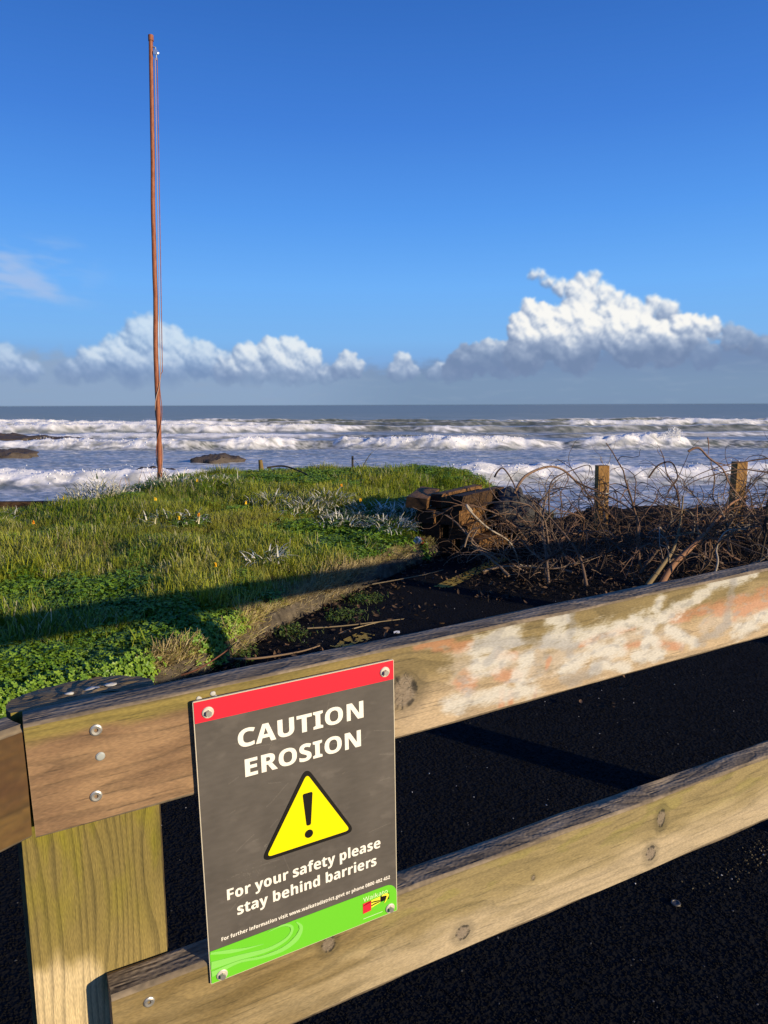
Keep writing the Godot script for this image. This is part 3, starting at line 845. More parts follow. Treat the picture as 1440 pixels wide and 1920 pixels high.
func edge_z(x: float) -> float:   # where the land breaks off towards the sea
	var k := [[-60.0, -9.5], [-14.0, -9.0], [-7.0, -8.8], [-4.4, -8.75], [-3.75, -9.2], [-3.3, -10.55], [-2.0, -11.4], [-0.3, -11.5], [0.8, -11.0], [1.5, -10.3], [2.1, -9.9], [3.0, -9.9], [60.0, -9.9]]
	for i in k.size() - 1:
		if x <= k[i + 1][0]:
			return lerpf(k[i][1], k[i + 1][1], (x - k[i][0]) / (k[i + 1][0] - k[i][0])) + 0.10 * n_land.get_noise_2d(x * 1.5, 3.0)
	return -9.9

func verge_y(x: float, z: float) -> float:
	var s := from_kerb(x, z)
	var y := 0.125 + 0.27 * smoothstep(-4.0, -9.6, z) * smoothstep(0.0, 1.6, s)
	y += 0.05 * smoothstep(0.0, 0.5, s) * (1.0 + n_land.get_noise_2d(x * 0.7, z * 0.7) * 1.6)
	y += 0.025 * n_land.get_noise_2d(x * 3.0, z * 3.0) * smoothstep(0.0, 0.4, s)
	# the back right hump
	y += 0.08 * exp(-((x - 0.2) * (x - 0.2) / 2.4 + (z + 9.8) * (z + 9.8) / 1.2))
	y -= 0.16 * smoothstep(0.9, 2.2, x) * smoothstep(-8.0, -9.6, z)
	y -= 0.17 * smoothstep(-2.4, -4.4, x) * smoothstep(-5.5, -8.5, z)
	# hollow of bare earth in the turf
	y -= 0.05 * exp(-((x + 1.66) * (x + 1.66) / 0.35 + (z + 7.6) * (z + 7.6) / 0.02))
	if s < 0.0:
		y = minf(y, 0.125 + s * 4.0)
	var e := edge_z(x) - z
	if e > -0.5:
		y -= 0.18 * smoothstep(-0.5, 0.1, e)
	if e > 0.0:
		y -= e * 1.5
	return maxf(y, SEA - 0.6)

func land() -> void:
	# asphalt: one broad sheet that ends at the kerb and at the cliff
	var poly := PackedVector2Array()
	for p in kerb_line: poly.append(p)
	poly.append(Vector2(60, -9.75)); poly.append(Vector2(60, 60)); poly.append(Vector2(-60, 60)); poly.append(Vector2(-60, -2.0))
	var idx := Geometry2D.triangulate_polygon(poly)
	var st := begin()
	for i in range(0, idx.size(), 3):
		var a := poly[idx[i]]; var b := poly[idx[i + 1]]; var c := poly[idx[i + 2]]
		if (b - a).cross(c - a) < 0.0:
			var t := b; b = c; c = t
		for p in [a, b, c]: st.add_vertex(Vector3(p.x, 0, p.y))
	var tar := mat(lin(0.0085, 0.0085, 0.009), 0.85, 0.0, 0.18)
	tar.uv1_triplanar = true; tar.uv1_world_triplanar = true
	tar.uv1_scale = Vector3(1.1, 1.1, 1.1)
	var cn := fnl(3, 0.055, 2, FastNoiseLite.TYPE_CELLULAR)
	cn.cellular_return_type = FastNoiseLite.RETURN_DISTANCE
	var cim := cn.get_seamless_image(1024, 1024)
	cim.bump_map_to_normal_map(6.0)
	tar.normal_enabled = true
	tar.normal_texture = ImageTexture.create_from_image(cim)
	tar.normal_scale = 1.0
	structure("asphalt", finish(st), tar, "black chip sealed asphalt behind and below the barrier")
	# loose chips and the coarse grain of the seal near the viewer
	var chip := begin()
	blob(chip, Vector3.ZERO, Vector3(1, 0.6, 1), 4, 3, 5, 0.3)
	var places := []; var cols := PackedColorArray()
	rng.seed = 5
	for i in 150000:
		var z := -0.5 - 5.6 * pow(rng.randf(), 1.25)
		var x := rng.randf_range(-0.75 + z * 0.25, 1.0 - z * 0.72)
		if from_kerb(x, z) > -0.03: continue
		var r := rng.randf_range(0.0022, 0.0046)
		places.append(Transform3D(Basis.from_euler(Vector3(rng.randf_range(-0.5, 0.5), rng.randf() * TAU, rng.randf_range(-0.5, 0.5))).scaled_local(Vector3(r, r, r * 0.8)), Vector3(x, r * 0.15, z)))
		var g := rng.randf_range(0.005, 0.0095)
		var q := rng.randf()
		if q > 0.998: g = rng.randf_range(0.2, 0.5)
		elif q > 0.99: g = rng.randf_range(0.03, 0.09)
		cols.append(Color(g, g * 0.99, g * 1.0))
	for i in 240:   # a smear of tan grit swept together
		var gx := 1.36 + rng.randfn(0, 0.16); var gz := -2.25 - (gx - 1.36) * 0.6 + rng.randfn(0, 0.03)
		var r := rng.randf_range(0.0015, 0.004)
		places.append(Transform3D(Basis.from_euler(Vector3(0, rng.randf() * TAU, 0)).scaled_local(Vector3(r, r, r)), Vector3(gx, r * 0.5, gz)))
		cols.append(Color(0.10, 0.08, 0.045) * rng.randf_range(0.5, 1.6))
	scatter("asphalt_chips", finish(chip), vmat(0.7, 0.12), places, cols, "coarse dark stone chips bedded in the asphalt seal", "gravel")
	# worn yellow edge line, what is left of it
	var yst := begin()
	var yn := fnl(15, 7.0, 3)
	for seg in [[Vector2(-0.30, -4.27), Vector2(-0.12, -4.55), 0.15, -0.08], [Vector2(0.46, -5.74), Vector2(1.16, -6.86), 0.14, -0.28]]:
		var d: Vector2 = (seg[1] - seg[0]); var o := d.normalized().orthogonal()
		var nl := int(d.length() / 0.014)
		var nw := int(float(seg[2]) / 0.014)
		for i in nl:
			for k in nw:
				var p: Vector2 = seg[0] + d * i / nl + o * (k * 0.014 - float(seg[2]) / 2.0)
				if yn.get_noise_2d(p.x * 2.0, p.y * 2.0) > float(seg[3]) + 0.3 * pow(absf(2.0 * k / nw - 1.0), 4.0):
					quad(yst, Vector3(p.x, 0.004, p.y), Vector3(p.x + 0.013, 0.004, p.y), Vector3(p.x + 0.013, 0.004, p.y + 0.013), Vector3(p.x, 0.004, p.y + 0.013))
	structure("painted_line", finish(yst), mat(lin(0.50, 0.32, 0.04), 0.8), "worn yellow edge line flaking off the asphalt")
	# kerb
	var kst := begin()
	var kn := fnl(8, 1.6, 3)
	var path := PackedVector2Array()
	for i in range(2, 9):
		for k in 8:
			path.append(kerb_line[i].cubic_interpolate(kerb_line[i + 1], kerb_line[maxi(i - 1, 0)], kerb_line[mini(i + 2, kerb_line.size() - 1)], k / 8.0))
	for i in path.size() - 1:
		var a := path[i]; var b := path[i + 1]
		var oa := (path[mini(i + 1, path.size() - 1)] - path[maxi(i - 1, 0)]).normalized().orthogonal()
		var ob := (path[mini(i + 2, path.size() - 1)] - path[i]).normalized().orthogonal()
		if from_kerb(a.x + oa.x * 0.1, a.y + oa.y * 0.1) > 0.0: oa = -oa
		if from_kerb(b.x + ob.x * 0.1, b.y + ob.y * 0.1) > 0.0: ob = -ob
		var prof := [Vector2(-0.10, 0.105), Vector2(0.0, 0.115), Vector2(0.035, 0.105), Vector2(0.06, 0.075), Vector2(0.085, 0.0), Vector2(0.09, -0.05)]
		for k in prof.size() - 1:
			var f := func(base: Vector2, off: Vector2, pr: Vector2) -> Vector3:
				var w := 0.014 * kn.get_noise_2d(base.x * 3.0 + pr.x * 4.0, base.y * 3.0)
				return Vector3(base.x + off.x * (pr.x + w), pr.y + w, base.y + off.y * (pr.x + w))
			quad(kst, f.call(a, oa, prof[k]), f.call(b, ob, prof[k]), f.call(b, ob, prof[k + 1]), f.call(a, oa, prof[k + 1]))
	var conc := mat(Color.WHITE, 0.9, 0.0, 0.3)
	var ci := Image.create(256, 256, false, Image.FORMAT_RGB8)
	var c1 := fnl(61, 0.02, 4); var c2 := fnl(62, 0.3, 2)
	for y in 256:
		for x in 256:
			var k := 0.31 + 0.24 * c1.get_noise_2d(x, y) + 0.10 * c2.get_noise_2d(x, y)
			ci.set_pixel(x, y, Color(k, k * 0.90, k * 0.74))
	conc.albedo_texture = ImageTexture.create_from_image(ci)
	conc.uv1_triplanar = true; conc.uv1_world_triplanar = true; conc.uv1_scale = Vector3(2, 2, 2)
	conc.normal_enabled = true; conc.normal_texture = noise_tex(0.05, 63, 3.0, 256)
	structure("kerb", finish(kst), conc, "old concrete kerb half buried under overhanging turf")
	# the verge's soil, its edge and the cliff below
	var xs := span(-60, -9, 3.0); xs.append_array(span(-8.8, 3.4, 0.085)); xs.append_array(span(3.8, 9.8, 1.0)); xs.append(60.0)
	var zs := span(-20, -13, 1.0); zs.append_array(span(-12.8, -2.2, 0.085)); zs.append_array(span(-2.1, 0.0, 1.0))
	var soil_n := fnl(70, 1.2, 4)
	var verge := grid(xs, zs, func(x: float, z: float) -> float:
		if x > 3.4: return -0.25 - maxf(0.0, (edge_z(x) + 0.1 - z)) * 1.5
		return verge_y(x, z) - (0.5 if z > -2.15 and x > -4.0 else 0.0),
		func(x: float, z: float, _y: float) -> Color:
			var k := 0.5 + 0.5 * soil_n.get_noise_2d(x, z)
			return Color(0.034, 0.028, 0.015).lerp(Color(0.070, 0.062, 0.022), k))
	var soil := vmat(0.95, 0.2)
	soil.normal_enabled = true; soil.normal_texture = noise_tex(0.06, 71, 5.0, 512)
	soil.uv1_triplanar = true; soil.uv1_world_triplanar = true; soil.uv1_scale = Vector3(1.5, 1.5, 1.5)
	structure("verge_ground", verge, soil, "earth of the grass verge falling away to the sea")
	# heaped dark soil along the broken far edge of the asphalt
	var bn := fnl(81, 1.1, 4)
	var berm := grid(span(0.2, 12, 0.09), span(-10.9, -7.4, 0.09), func(x: float, z: float) -> float:
		var ridge := 0.07 * exp(-pow((z + 9.55) / 0.42, 2.0)) + 0.05 * smoothstep(-8.4, -9.3, z)
		var y := -0.05 + ridge * smoothstep(1.5, 2.3, x) + 0.085 * maxf(0.0, bn.get_noise_2d(x, z) + 0.35) * smoothstep(-7.5, -8.2, z)
		y -= maxf(0.0, -9.85 - z) * 1.6
		if from_kerb(x, z) > -0.05: y -= 0.4
		return y,
		func(x: float, z: float, _y: float) -> Color: return Color(0.008, 0.007, 0.006).lerp(Color(0.020, 0.016, 0.011), clampf(0.5 + bn.get_noise_2d(x * 4.0, z * 4.0), 0, 1)))
	structure("soil_bank", berm, soil, "dark broken soil bank at the far edge of the asphalt")

# ---------------------------------------------------------------- grass and clover
func blade(st: SurfaceTool, foot: Vector3, yaw: float, length: float, width: float, lean: float, bend: float, tone: Color, segs := 3) -> void:
	var dir := Vector3(sin(yaw), 0, cos(yaw)); var side := Vector3(cos(yaw), 0, -sin(yaw))
	var p := foot; var ang := lean
	var pts := [p]; var dirs := []
	for i in segs:
		var d := (Vector3.UP * cos(ang) + dir * sin(ang))
		dirs.append(d)
		p += d * length / segs
		pts.append(p)
		ang += bend / segs
	dirs.append(dirs[segs - 1])
	for i in segs:
		var w0 := width * (1.0 - pow(float(i) / segs, 1.7)) * 0.5 + 0.0001
		var w1 := width * (1.0 - pow(float(i + 1) / segs, 1.7)) * 0.5
		var n0: Vector3 = side.cross(dirs[i]).normalized(); var n1: Vector3 = side.cross(dirs[i + 1]).normalized()
		var c0 := tone * (0.8 + 0.2 * i / segs); c0.a = 1.0
		var q := [[pts[i] - side * w0, n0], [pts[i + 1] - side * w1, n1], [pts[i + 1] + side * w1, n1], [pts[i] - side * w0, n0], [pts[i + 1] + side * w1, n1], [pts[i] + side * w0, n0]]
		if i == segs - 1: q.resize(3)
		for e in q:
			st.set_color(tone)
			st.set_normal(e[1])
			st.add_vertex(e[0])

func tuft(seed_: int, blades: int, tall: float, width: float, spread: float, arch: float) -> ArrayMesh:
	var r := RandomNumberGenerator.new(); r.seed = seed_
	var st := SurfaceTool.new(); st.begin(Mesh.PRIMITIVE_TRIANGLES)
	for i in blades:
		var k := r.randf_range(0.72, 1.25)
		blade(st, Vector3(r.randfn(0, spread), -0.01, r.randfn(0, spread)), r.randf() * TAU, tall * r.randf_range(0.55, 1.2), width * r.randf_range(0.7, 1.2), r.randf_range(0.05, 0.6), r.randf_range(0.2, arch), Color(k, k, k))
	return st.commit()

func clover(seed_: int, leaves: int, r_leaf: float, tall: float, spread: float) -> ArrayMesh:
	var r := RandomNumberGenerator.new(); r.seed = seed_
	var st := SurfaceTool.new(); st.begin(Mesh.PRIMITIVE_TRIANGLES)
	for i in leaves:
		var foot := Vector3(r.randfn(0, spread), 0, r.randfn(0, spread))
		var up := Vector3(r.randfn(0.12, 0.45), 1, r.randfn(0.12, 0.45)).normalized()
		var at := foot + up * tall * r.randf_range(0.55, 1.15)
		var k := r.randf_range(0.75, 1.3)
		var side := up.cross(Vector3(0.3, 0.1, 1)).normalized(); var fwd := side.cross(up)
		var yaw := r.randf() * TAU
		var size := r_leaf * r.randf_range(0.75, 1.2)
		for l in 3:
			var a := yaw + TAU * l / 3.0
			var d := side * cos(a) + fwd * sin(a)
			var o := side * -sin(a) + fwd * cos(a)
			var mid := at + d * size * 0.62 - up * size * 0.05
			var tip := at + d * size * 0.98 - up * size * 0.02
			var rim := []
			for j in [[0.30, -0.36], [0.78, -0.50], [1.08, -0.27]]:
				rim.append(at + d * size * j[0] + o * size * j[1] + up * size * 0.16)
			var rim2 := []
			for j in [[0.30, 0.36], [0.78, 0.50], [1.08, 0.27]]:
				rim2.append(at + d * size * j[0] + o * size * j[1] + up * size * 0.16)
			var n1 := (up + o * 0.3).normalized(); var n2 := (up - o * 0.3).normalized()
			st.set_color(Color(k, k, k))
			for t in [[at, rim[0], mid], [mid, rim[0], rim[1]], [mid, rim[1], tip], [tip, rim[1], rim[2]]]:
				st.set_normal(n1)
				st.add_vertex(t[0]); st.add_vertex(t[1]); st.add_vertex(t[2])
			for t in [[at, mid, rim2[0]], [mid, rim2[1], rim2[0]], [mid, tip, rim2[1]], [tip, rim2[2], rim2[1]]]:
				st.set_normal(n2)
				st.add_vertex(t[0]); st.add_vertex(t[1]); st.add_vertex(t[2])
		st.set_color(Color(k * 0.9, k, k * 0.7))
		var w := side * 0.0009
		st.set_normal(fwd)
		for v in [foot - w, at - w, at + w, foot - w, at + w, foot + w]: st.add_vertex(v)
	return st.commit()

func greenery() -> void:
	var np_ := fnl(101, 0.55, 3); var nq := fnl(102, 1.3, 3); var nt := fnl(103, 0.35, 3)
	var grass := [[], [], []]; var gcol := [PackedColorArray(), PackedColorArray(), PackedColorArray()]
	var clov := [[], []]; var ccol := [PackedColorArray(), PackedColorArray()]
	rng.seed = 2024
	var total := 125000
	for i in total:
		var z := -2.55 - 9.2 * pow(rng.randf(), 1.15)
		var x := rng.randf_range(0.62 * z - 1.0, minf(2.5, 0.5 - 0.25 * (z + 2.5)))
		if i > 117000:
			var q := rng.randf() * 6.0
			var seg := 3 + int(q)
			var kp := kerb_line[seg].lerp(kerb_line[seg + 1], q - int(q)) + (kerb_line[seg + 1] - kerb_line[seg]).normalized().orthogonal() * -rng.randf_range(-0.05, 0.15)
			x = kp.x; z = kp.y
		var s := from_kerb(x, z)
		if s < -0.055: continue
		if i > 117000:   # the fringe along the kerb
			if s > 0.16: continue
		var e := edge_z(x) - z
		if e > 0.35: continue
		# how leafy: the near left corner, and patches further back
		var leafy := 0.65 * np_.get_noise_2d(x, z) + 0.04
		leafy += 0.9 * smoothstep(-3.95, -3.2, z) * smoothstep(-0.9, -1.5, x)
		leafy += 0.46 * smoothstep(-5.6, -4.4, z)
		leafy += 0.30 * nq.get_noise_2d(x * 0.8 + 30.0, z * 0.8)
		leafy += 0.65 * exp(-((x + 0.15) * (x + 0.15) / 0.5 + (z + 6.9) * (z + 6.9) / 0.5))
		leafy += 0.75 * exp(-((x + 1.12) * (x + 1.12) / 0.07 + (z + 4.0) * (z + 4.0) / 0.12))
		leafy += 0.35 * smoothstep(-9.0, -10.4, z)
		# how dry: along the kerb, a patch by the post, tips of the long grass
		var dry := 0.35 * nt.get_noise_2d(x * 2.0, z * 2.0) + 0.06
		dry += 0.75 * (1.0 - smoothstep(0.02, 0.30, s)) * smoothstep(-3.2, -4.2, z)
		dry += 0.40 * exp(-((x + 1.22) * (x + 1.22) / 0.06 + (z + 3.62) * (z + 3.62) / 0.06))
		dry += 0.30 * exp(-((z + 6.2) * (z + 6.2) / 3.0)) * smoothstep(0.3, -1.5, x)
		# bare hollow
		var bare := exp(-((x + 1.55) * (x + 1.55) / 0.34 + (z + 7.6) * (z + 7.6) / 0.035))
		if rng.randf() < bare * 0.93: continue
		var y := verge_y(x, z)
		var far := smoothstep(-4.0, -9.0, z)
		var yaw := rng.randf() * TAU
		var tilt := Basis(Vector3(0, 1, 0), yaw)
		if s < 0.10:   # overhang
			var k := int(0)
			tilt = Basis(Vector3(0.4, 0, -0.9165), rng.randf_range(0.3, 1.35)) * tilt
		if leafy + 0.45 * nq.get_noise_2d(x * 1.6, z * 1.6) > 0.36 + rng.randf_range(-0.25, 0.25) and dry < 0.75:
			if rng.randf() < 0.42:
				var kind := 1 if leafy > 0.75 and rng.randf() < 0.8 else 0
				var sc := rng.randf_range(0.75, 1.25) * (1.0 + 0.35 * far)
				clov[kind].append(Transform3D(tilt.scaled_local(Vector3(sc, sc, sc)), Vector3(x, y - 0.005, z)))
				var c := Color(0.100, 0.215, 0.012).lerp(Color(0.270, 0.400, 0.030), clampf(rng.randf() * 0.8 + 0.5 * nq.get_noise_2d(x, z), 0, 1))
				ccol[kind].append(c)
			continue
		var sc := rng.randf_range(0.6, 1.3) * (1.0 + 0.05 * far) * (0.62 + 0.85 * clampf(0.5 + 1.3 * nt.get_noise_2d(x * 2.2 + 9.0, z * 2.2), 0, 1))
		var kind := 0
		var c := Color(0.110, 0.200, 0.009).lerp(Color(0.410, 0.415, 0.036), clampf(rng.randf() * 0.8 + 0.7 * nt.get_noise_2d(x, z) + 0.12, 0, 1))
		var d := dry + rng.randf_range(-0.30, 0.30)
		if d > 0.34:
			c = c.lerp(Color(0.42, 0.33, 0.11), clampf((d - 0.2) * 1.1, 0.3, 1.0))
			if d > 0.75: c = Color(0.34, 0.25, 0.09).lerp(Color(0.55, 0.45, 0.20), rng.randf())
			kind = 2 if rng.randf() < 0.6 else 1
		elif rng.randf() < 0.4: kind = 1
		if s < 0.14 and rng.randf() < 0.45: c = Color(0.20, 0.14, 0.06).lerp(Color(0.48, 0.38, 0.17), rng.randf())
		elif rng.randf() < 0.05: c = Color(0.55, 0.50, 0.26)
		if kind == 1 and z < -6.0: sc *= 0.85
		if s < 0.14: sc *= 0.68
		grass[kind].append(Transform3D(tilt.scaled_local(Vector3(sc, sc * (1.0 if e < -0.3 else 0.8), sc)), Vector3(x, y, z)))
		gcol[kind].append(c)
	var gm := vmat(0.45, 0.45, 0.75)
	gm.cull_mode = BaseMaterial3D.CULL_DISABLED
	var tufts := [tuft(1, 9, 0.085, 0.0042, 0.020, 1.1), tuft(2, 8, 0.165, 0.0048, 0.030, 1.9), tuft(3, 11, 0.085, 0.0034, 0.032, 2.9)]
	var names := ["short_grass", "long_grass", "dry_grass"]
	var texts := ["short green grass covering the verge", "longer yellow green grass standing over the verge", "dry straw coloured grass along the kerb and in the turf"]
	for k in 3: scatter(names[k], tufts[k], gm, grass[k], gcol[k], texts[k], "grass")
	var cm := vmat(0.45, 0.5, 0.6)
	cm.cull_mode = BaseMaterial3D.CULL_DISABLED
	scatter("clover_leaves", clover(5, 7, 0.0115, 0.055, 0.026), cm, clov[0], ccol[0], "low leafy ground cover spread through the verge grass", "ground cover")
	scatter("clover_leaves", clover(6, 8, 0.0138, 0.065, 0.028), cm, clov[1], ccol[1], "dense bright clover in the corner behind the barrier post", "ground cover")

# silver leaved clumps: each one plant
func silver_plant(at: Vector2, radius: float, leaves: int, tall: float, silver: float, label: String, seed_: int) -> void:
	var r := RandomNumberGenerator.new(); r.seed = seed_
	var t := thing("silver_leaf_plant", Vector3(at.x, verge_y(at.x, at.y), at.y), label, "plant", "silver leaved plants on the verge")
	var st := SurfaceTool.new(); st.begin(Mesh.PRIMITIVE_TRIANGLES)
	var green := SurfaceTool.new(); green.begin(Mesh.PRIMITIVE_TRIANGLES)
	for i in leaves:
		var a := r.randf() * TAU; var d := sqrt(r.randf()) * radius
		var foot := Vector3(cos(a) * d, 0.045 + tall * 0.75 * (1.0 - pow(d / radius, 2.0)) * r.randf(), sin(a) * d)
		var yaw := atan2(foot.x, foot.z) + r.randfn(0, 0.9)
		var is_silver := r.randf() < silver * 0.85
		var k := r.randf_range(0.7, 1.2)
		var c := Color(0.72 * k, 0.68 * k, 0.50 * k) if is_silver else Color(0.055 * k, 0.10 * k, 0.028 * k)
		blade(st if is_silver else green, foot, yaw, r.randf_range(0.13, 0.22) * (0.75 + tall), r.randf_range(0.008, 0.0135), r.randf_range(0.4, 1.3), r.randf_range(0.7, 2.0), c, 5)
	var m := vmat(0.6, 0.3, 0.15); m.cull_mode = BaseMaterial3D.CULL_DISABLED
	put("silver_leaves", st.commit(), m, t)
	put("green_leaves", green.commit(), m, t)

func flower(at: Vector2, height: float, label: String, seed_: int) -> void:
	var r := RandomNumberGenerator.new(); r.seed = seed_
	var t := thing("yellow_flower", Vector3(at.x, verge_y(at.x, at.y), at.y), label, "flower", "closed yellow flowers on the verge")
	var lean := Vector3(r.randf_range(-0.5, 0.5), 1, r.randf_range(-0.3, 0.5)).normalized()
	var st := begin(); tube(st, PackedVector3Array([Vector3.ZERO, lean * height * 0.6, lean * height]), even(3, 0.003, 0.0025), 5, Color(0.07, 0.11, 0.03))
	put("stem", st.commit(), vmat(), t)
	var y := mat(lin(0.80, 0.50, 0.015) if seed_ % 3 else lin(0.78, 0.34, 0.01), 0.6)
	y.cull_mode = BaseMaterial3D.CULL_DISABLED
	for i in 6:
		var ps := SurfaceTool.new(); ps.begin(Mesh.PRIMITIVE_TRIANGLES)
		blade(ps, lean * height + Vector3(r.randfn(0, 0.003), 0, r.randfn(0, 0.003)), TAU * i / 6.0, r.randf_range(0.042, 0.058), 0.018, 0.15, r.randf_range(0.1, 0.5), Color.WHITE, 3)
		put("petal", ps.commit(), y, t)

# ---------------------------------------------------------------- pole, posts, timber, boulder
func rust_mat() -> StandardMaterial3D:
	var im := Image.create(256, 512, false, Image.FORMAT_RGB8)
	var a := fnl(201, 0.02, 4); var b := fnl(202, 0.10, 3)
	for y in 512:
		for x in 256:
			var k := a.get_noise_2d(x, y * 0.5) + 0.5 * b.get_noise_2d(x, y)
			var c := Color(0.50, 0.285, 0.19).lerp(Color(0.63, 0.40, 0.28), clampf(0.5 + k, 0, 1))
			c = c.lerp(Color(0.30, 0.17, 0.12), smoothstep(0.25, 0.6, b.get_noise_2d(x + 99, y)) * 0.7)
			im.set_pixel(x, y, c)
	var m := mat(Color.WHITE, 0.62, 0.15, 0.4)
	m.albedo_texture = ImageTexture.create_from_image(im)
	m.uv1_triplanar = true; m.uv1_scale = Vector3(4, 1.2, 4)
	return m

func flag_pole() -> void:
	var base := Vector3(-3.29, 0.34, -10.38)
	var t := thing("flag_pole", base, "tall thin rusty steel pole with halyard ropes standing at the verge's seaward edge", "pole")
	var top := Vector3(0.18, 6.06, 0.0)
	var pts := PackedVector3Array(); var rad := PackedFloat32Array()
	var n := fnl(7, 0.6, 2)
	for i in 25:
		var k := i / 24.0
		pts.append(top * k + Vector3(0.030 * n.get_noise_1d(k * 6.0) * sin(k * PI) - 0.02 * sin(k * PI), -0.15 * (1.0 - k), 0))
		rad.append(lerpf(0.037, 0.028, k))
	var st := begin(); tube(st, pts, rad, 12)
	var rust := rust_mat()
	put("shaft", st.commit(), rust, t)
	var cap := begin(); tube(cap, PackedVector3Array([top + Vector3(0, -0.05, 0), top + Vector3(0, 0.02, 0)]), even(2, 0.036, 0.036), 12)
	put("cap", cap.commit(), rust, t)
	var pulley := put("pulley", lathe([Vector2(0.0, -0.012), Vector2(0.034, -0.012), Vector2(0.024, -0.004), Vector2(0.024, 0.004), Vector2(0.034, 0.012), Vector2(0.0, 0.012)], 16), mat(Color(0.82, 0.83, 0.84), 0.3, 0.8), t)
	pulley.position = top + Vector3(0.065, -0.20, 0.02)
	var strap := begin(); tube(strap, PackedVector3Array([top + Vector3(0.02, -0.12, 0.0), top + Vector3(0.06, -0.14, 0.02), top + Vector3(0.07, -0.30, 0.02)]), even(3, 0.010, 0.008), 6)
	put("pulley_strap", strap.commit(), zinc, t)
	var rope := mat(Color(0.66, 0.56, 0.50), 0.8)
	for k in 2:
		var rp := PackedVector3Array()
		for i in 61:
			var q := i / 60.0
			var p := top * (1.0 - q) + Vector3(0.050 + 0.028 * k - 0.01 * q, -0.27 * (1.0 - q), 0.02)
			if q > 0.72:   # the lower part is wound round the pole
				var w := (q - 0.72) / 0.28
				var ang := PI * 2.6 * w + PI * k
				p = top * (1.0 - q) + Vector3(cos(ang) * 0.047, 0, sin(ang) * 0.047).lerp(Vector3(0.050 + 0.028 * k - 0.01 * q, 0, 0.02), maxf(0.0, 1.0 - w * 4.0))
			rp.append(p)
		var rs := begin(); tube(rs, rp, even(61, 0.0055, 0.0055), 6)
		put("halyard", rs.commit(), rope if k == 0 else rust, t)

func timber(called: String, at: Vector3, length: float, h: float, d: float, yaw: float, pitch: float, roll: float, m: Material, end: Material, label: String, category: String, group: String, seed_: int) -> Node3D:
	var o := put(called, beam(length, h, d, 0.005, 0.0012, seed_, false, 10), m)
	if end:
		o.material_override = null
		for k in 3: o.set_surface_override_material(k, end if k == 2 else m)
	o.position = at
	o.rotation = Vector3(roll, yaw, pitch)
	tag(o, label, category, group)
	return o

func right_side_posts() -> void:
	var m := wood_all_round(Color(0.585, 0.43, 0.235), Color(0.65, 0.50, 0.29), 931, 1.6)
	var lab := ["square timber post standing in the dead brush, the one nearer the stacked timbers", "square timber post at the right end of the dead brush by the horizontal twigs"]
	var k := 0
	for p in [[2.49, -8.04, 0.815], [4.10, -8.18, 0.84]]:
		var t := thing("fence_post", Vector3(p[0], 0, p[1]), lab[k], "post", "square posts beyond the brush")
		t.rotation.y = 0.02 + 0.05 * k
		t.rotation.z = 0.015 - 0.02 * k
		var b := put("shaft", beam(p[2] + 0.2, 0.128, 0.128, 0.005, 0.0015, 940 + k, false, 10), m, t)
		b.basis = Basis(Vector3(0, 1, 0), Vector3(-1, 0, 0), Vector3(0, 0, 1))
		b.position = Vector3(0.064, -0.2, 0.064)
		if k == 0:
			var w := begin(); tube(w, PackedVector3Array([Vector3(-0.070, 0.50, 0.068), Vector3(0.0, 0.505, 0.071), Vector3(0.068, 0.50, 0.068), Vector3(0.071, 0.50, 0.0)]), even(4, 0.007, 0.007), 6)
			put("wire_tie", w.commit(), zinc, t)
		k += 1

func lumber() -> void:
	var a := wood_all_round(Color(0.42, 0.295, 0.16), Color(0.48, 0.35, 0.20), 951, 1.4)
	var b := wood_all_round(Color(0.31, 0.225, 0.135), Color(0.26, 0.19, 0.12), 952, 1.4)
	var shaded_endgrain := wood_all_round(Color(0.14, 0.10, 0.07), Color(0.20, 0.14, 0.09), 953, 1.4)  # end grain, darkened further to hold the shade of facing away from the sun
	# along x of each beam: away from the viewer, beside the kerb's line
	var yaw := 0.985
	var spots := [
		# x, y, z of the near end's right lower edge, length, height, depth, yaw offset, pitch, roll
		[0.93, 0.0, -6.90, 1.25, 0.15, 0.20, 0.0, 0.0, 0.0, "timber sleeper at the bottom right of the stack beside the kerb end"],
		[0.68, 0.0, -6.98, 1.2, 0.15, 0.20, 0.05, 0.0, 0.0, "timber sleeper at the bottom middle of the stack beside the kerb end"],
		[0.43, 0.0, -7.02, 1.2, 0.15, 0.20, -0.04, 0.0, 0.0, "timber sleeper at the bottom left of the stack against the turf"],
		[0.83, 0.155, -6.97, 1.1, 0.14, 0.20, 0.10, 0.0, 0.0, "timber sleeper in the second layer with a lit orange side below the right top one"],
		[0.56, 0.155, -7.05, 1.2, 0.14, 0.20, 0.0, 0.0, 0.0, "timber sleeper in the middle of the stack's second layer"],
		[0.745, 0.30, -6.95, 1.05, 0.15, 0.21, 0.02, 0.0, 0.0, "timber sleeper in the third layer under the right top beam"],
		[0.50, 0.30, -7.06, 1.1, 0.14, 0.20, -0.05, 0.0, 0.0, "timber sleeper in the third layer towards the turf"],
		[0.77, 0.455, -6.93, 0.98, 0.145, 0.12, -0.01, 0.0, 0.0, "top right timber of the stack with its long side sunlit"],
		[0.58, 0.455, -7.12, 1.0, 0.14, 0.115, 0.03, 0.0, 0.0, "short upper timber just left of the stack's sunlit top beam"],
		[0.42, 0.455, -7.00, 0.78, 0.11, 0.21, 0.35, 0.02, 0.10, "askew brown plank lying on the left top of the timber stack"],
	]
	var k := 0
	for s in spots:
		var o := timber("timber_sleeper", Vector3(s[0], s[1] + 0.01, s[2]), s[3], s[4], s[5], yaw + s[6], s[7], s[8], a if k % 3 != 1 else b, shaded_endgrain, s[9], "timber", "timbers in the stack", 960 + k)
		k += 1

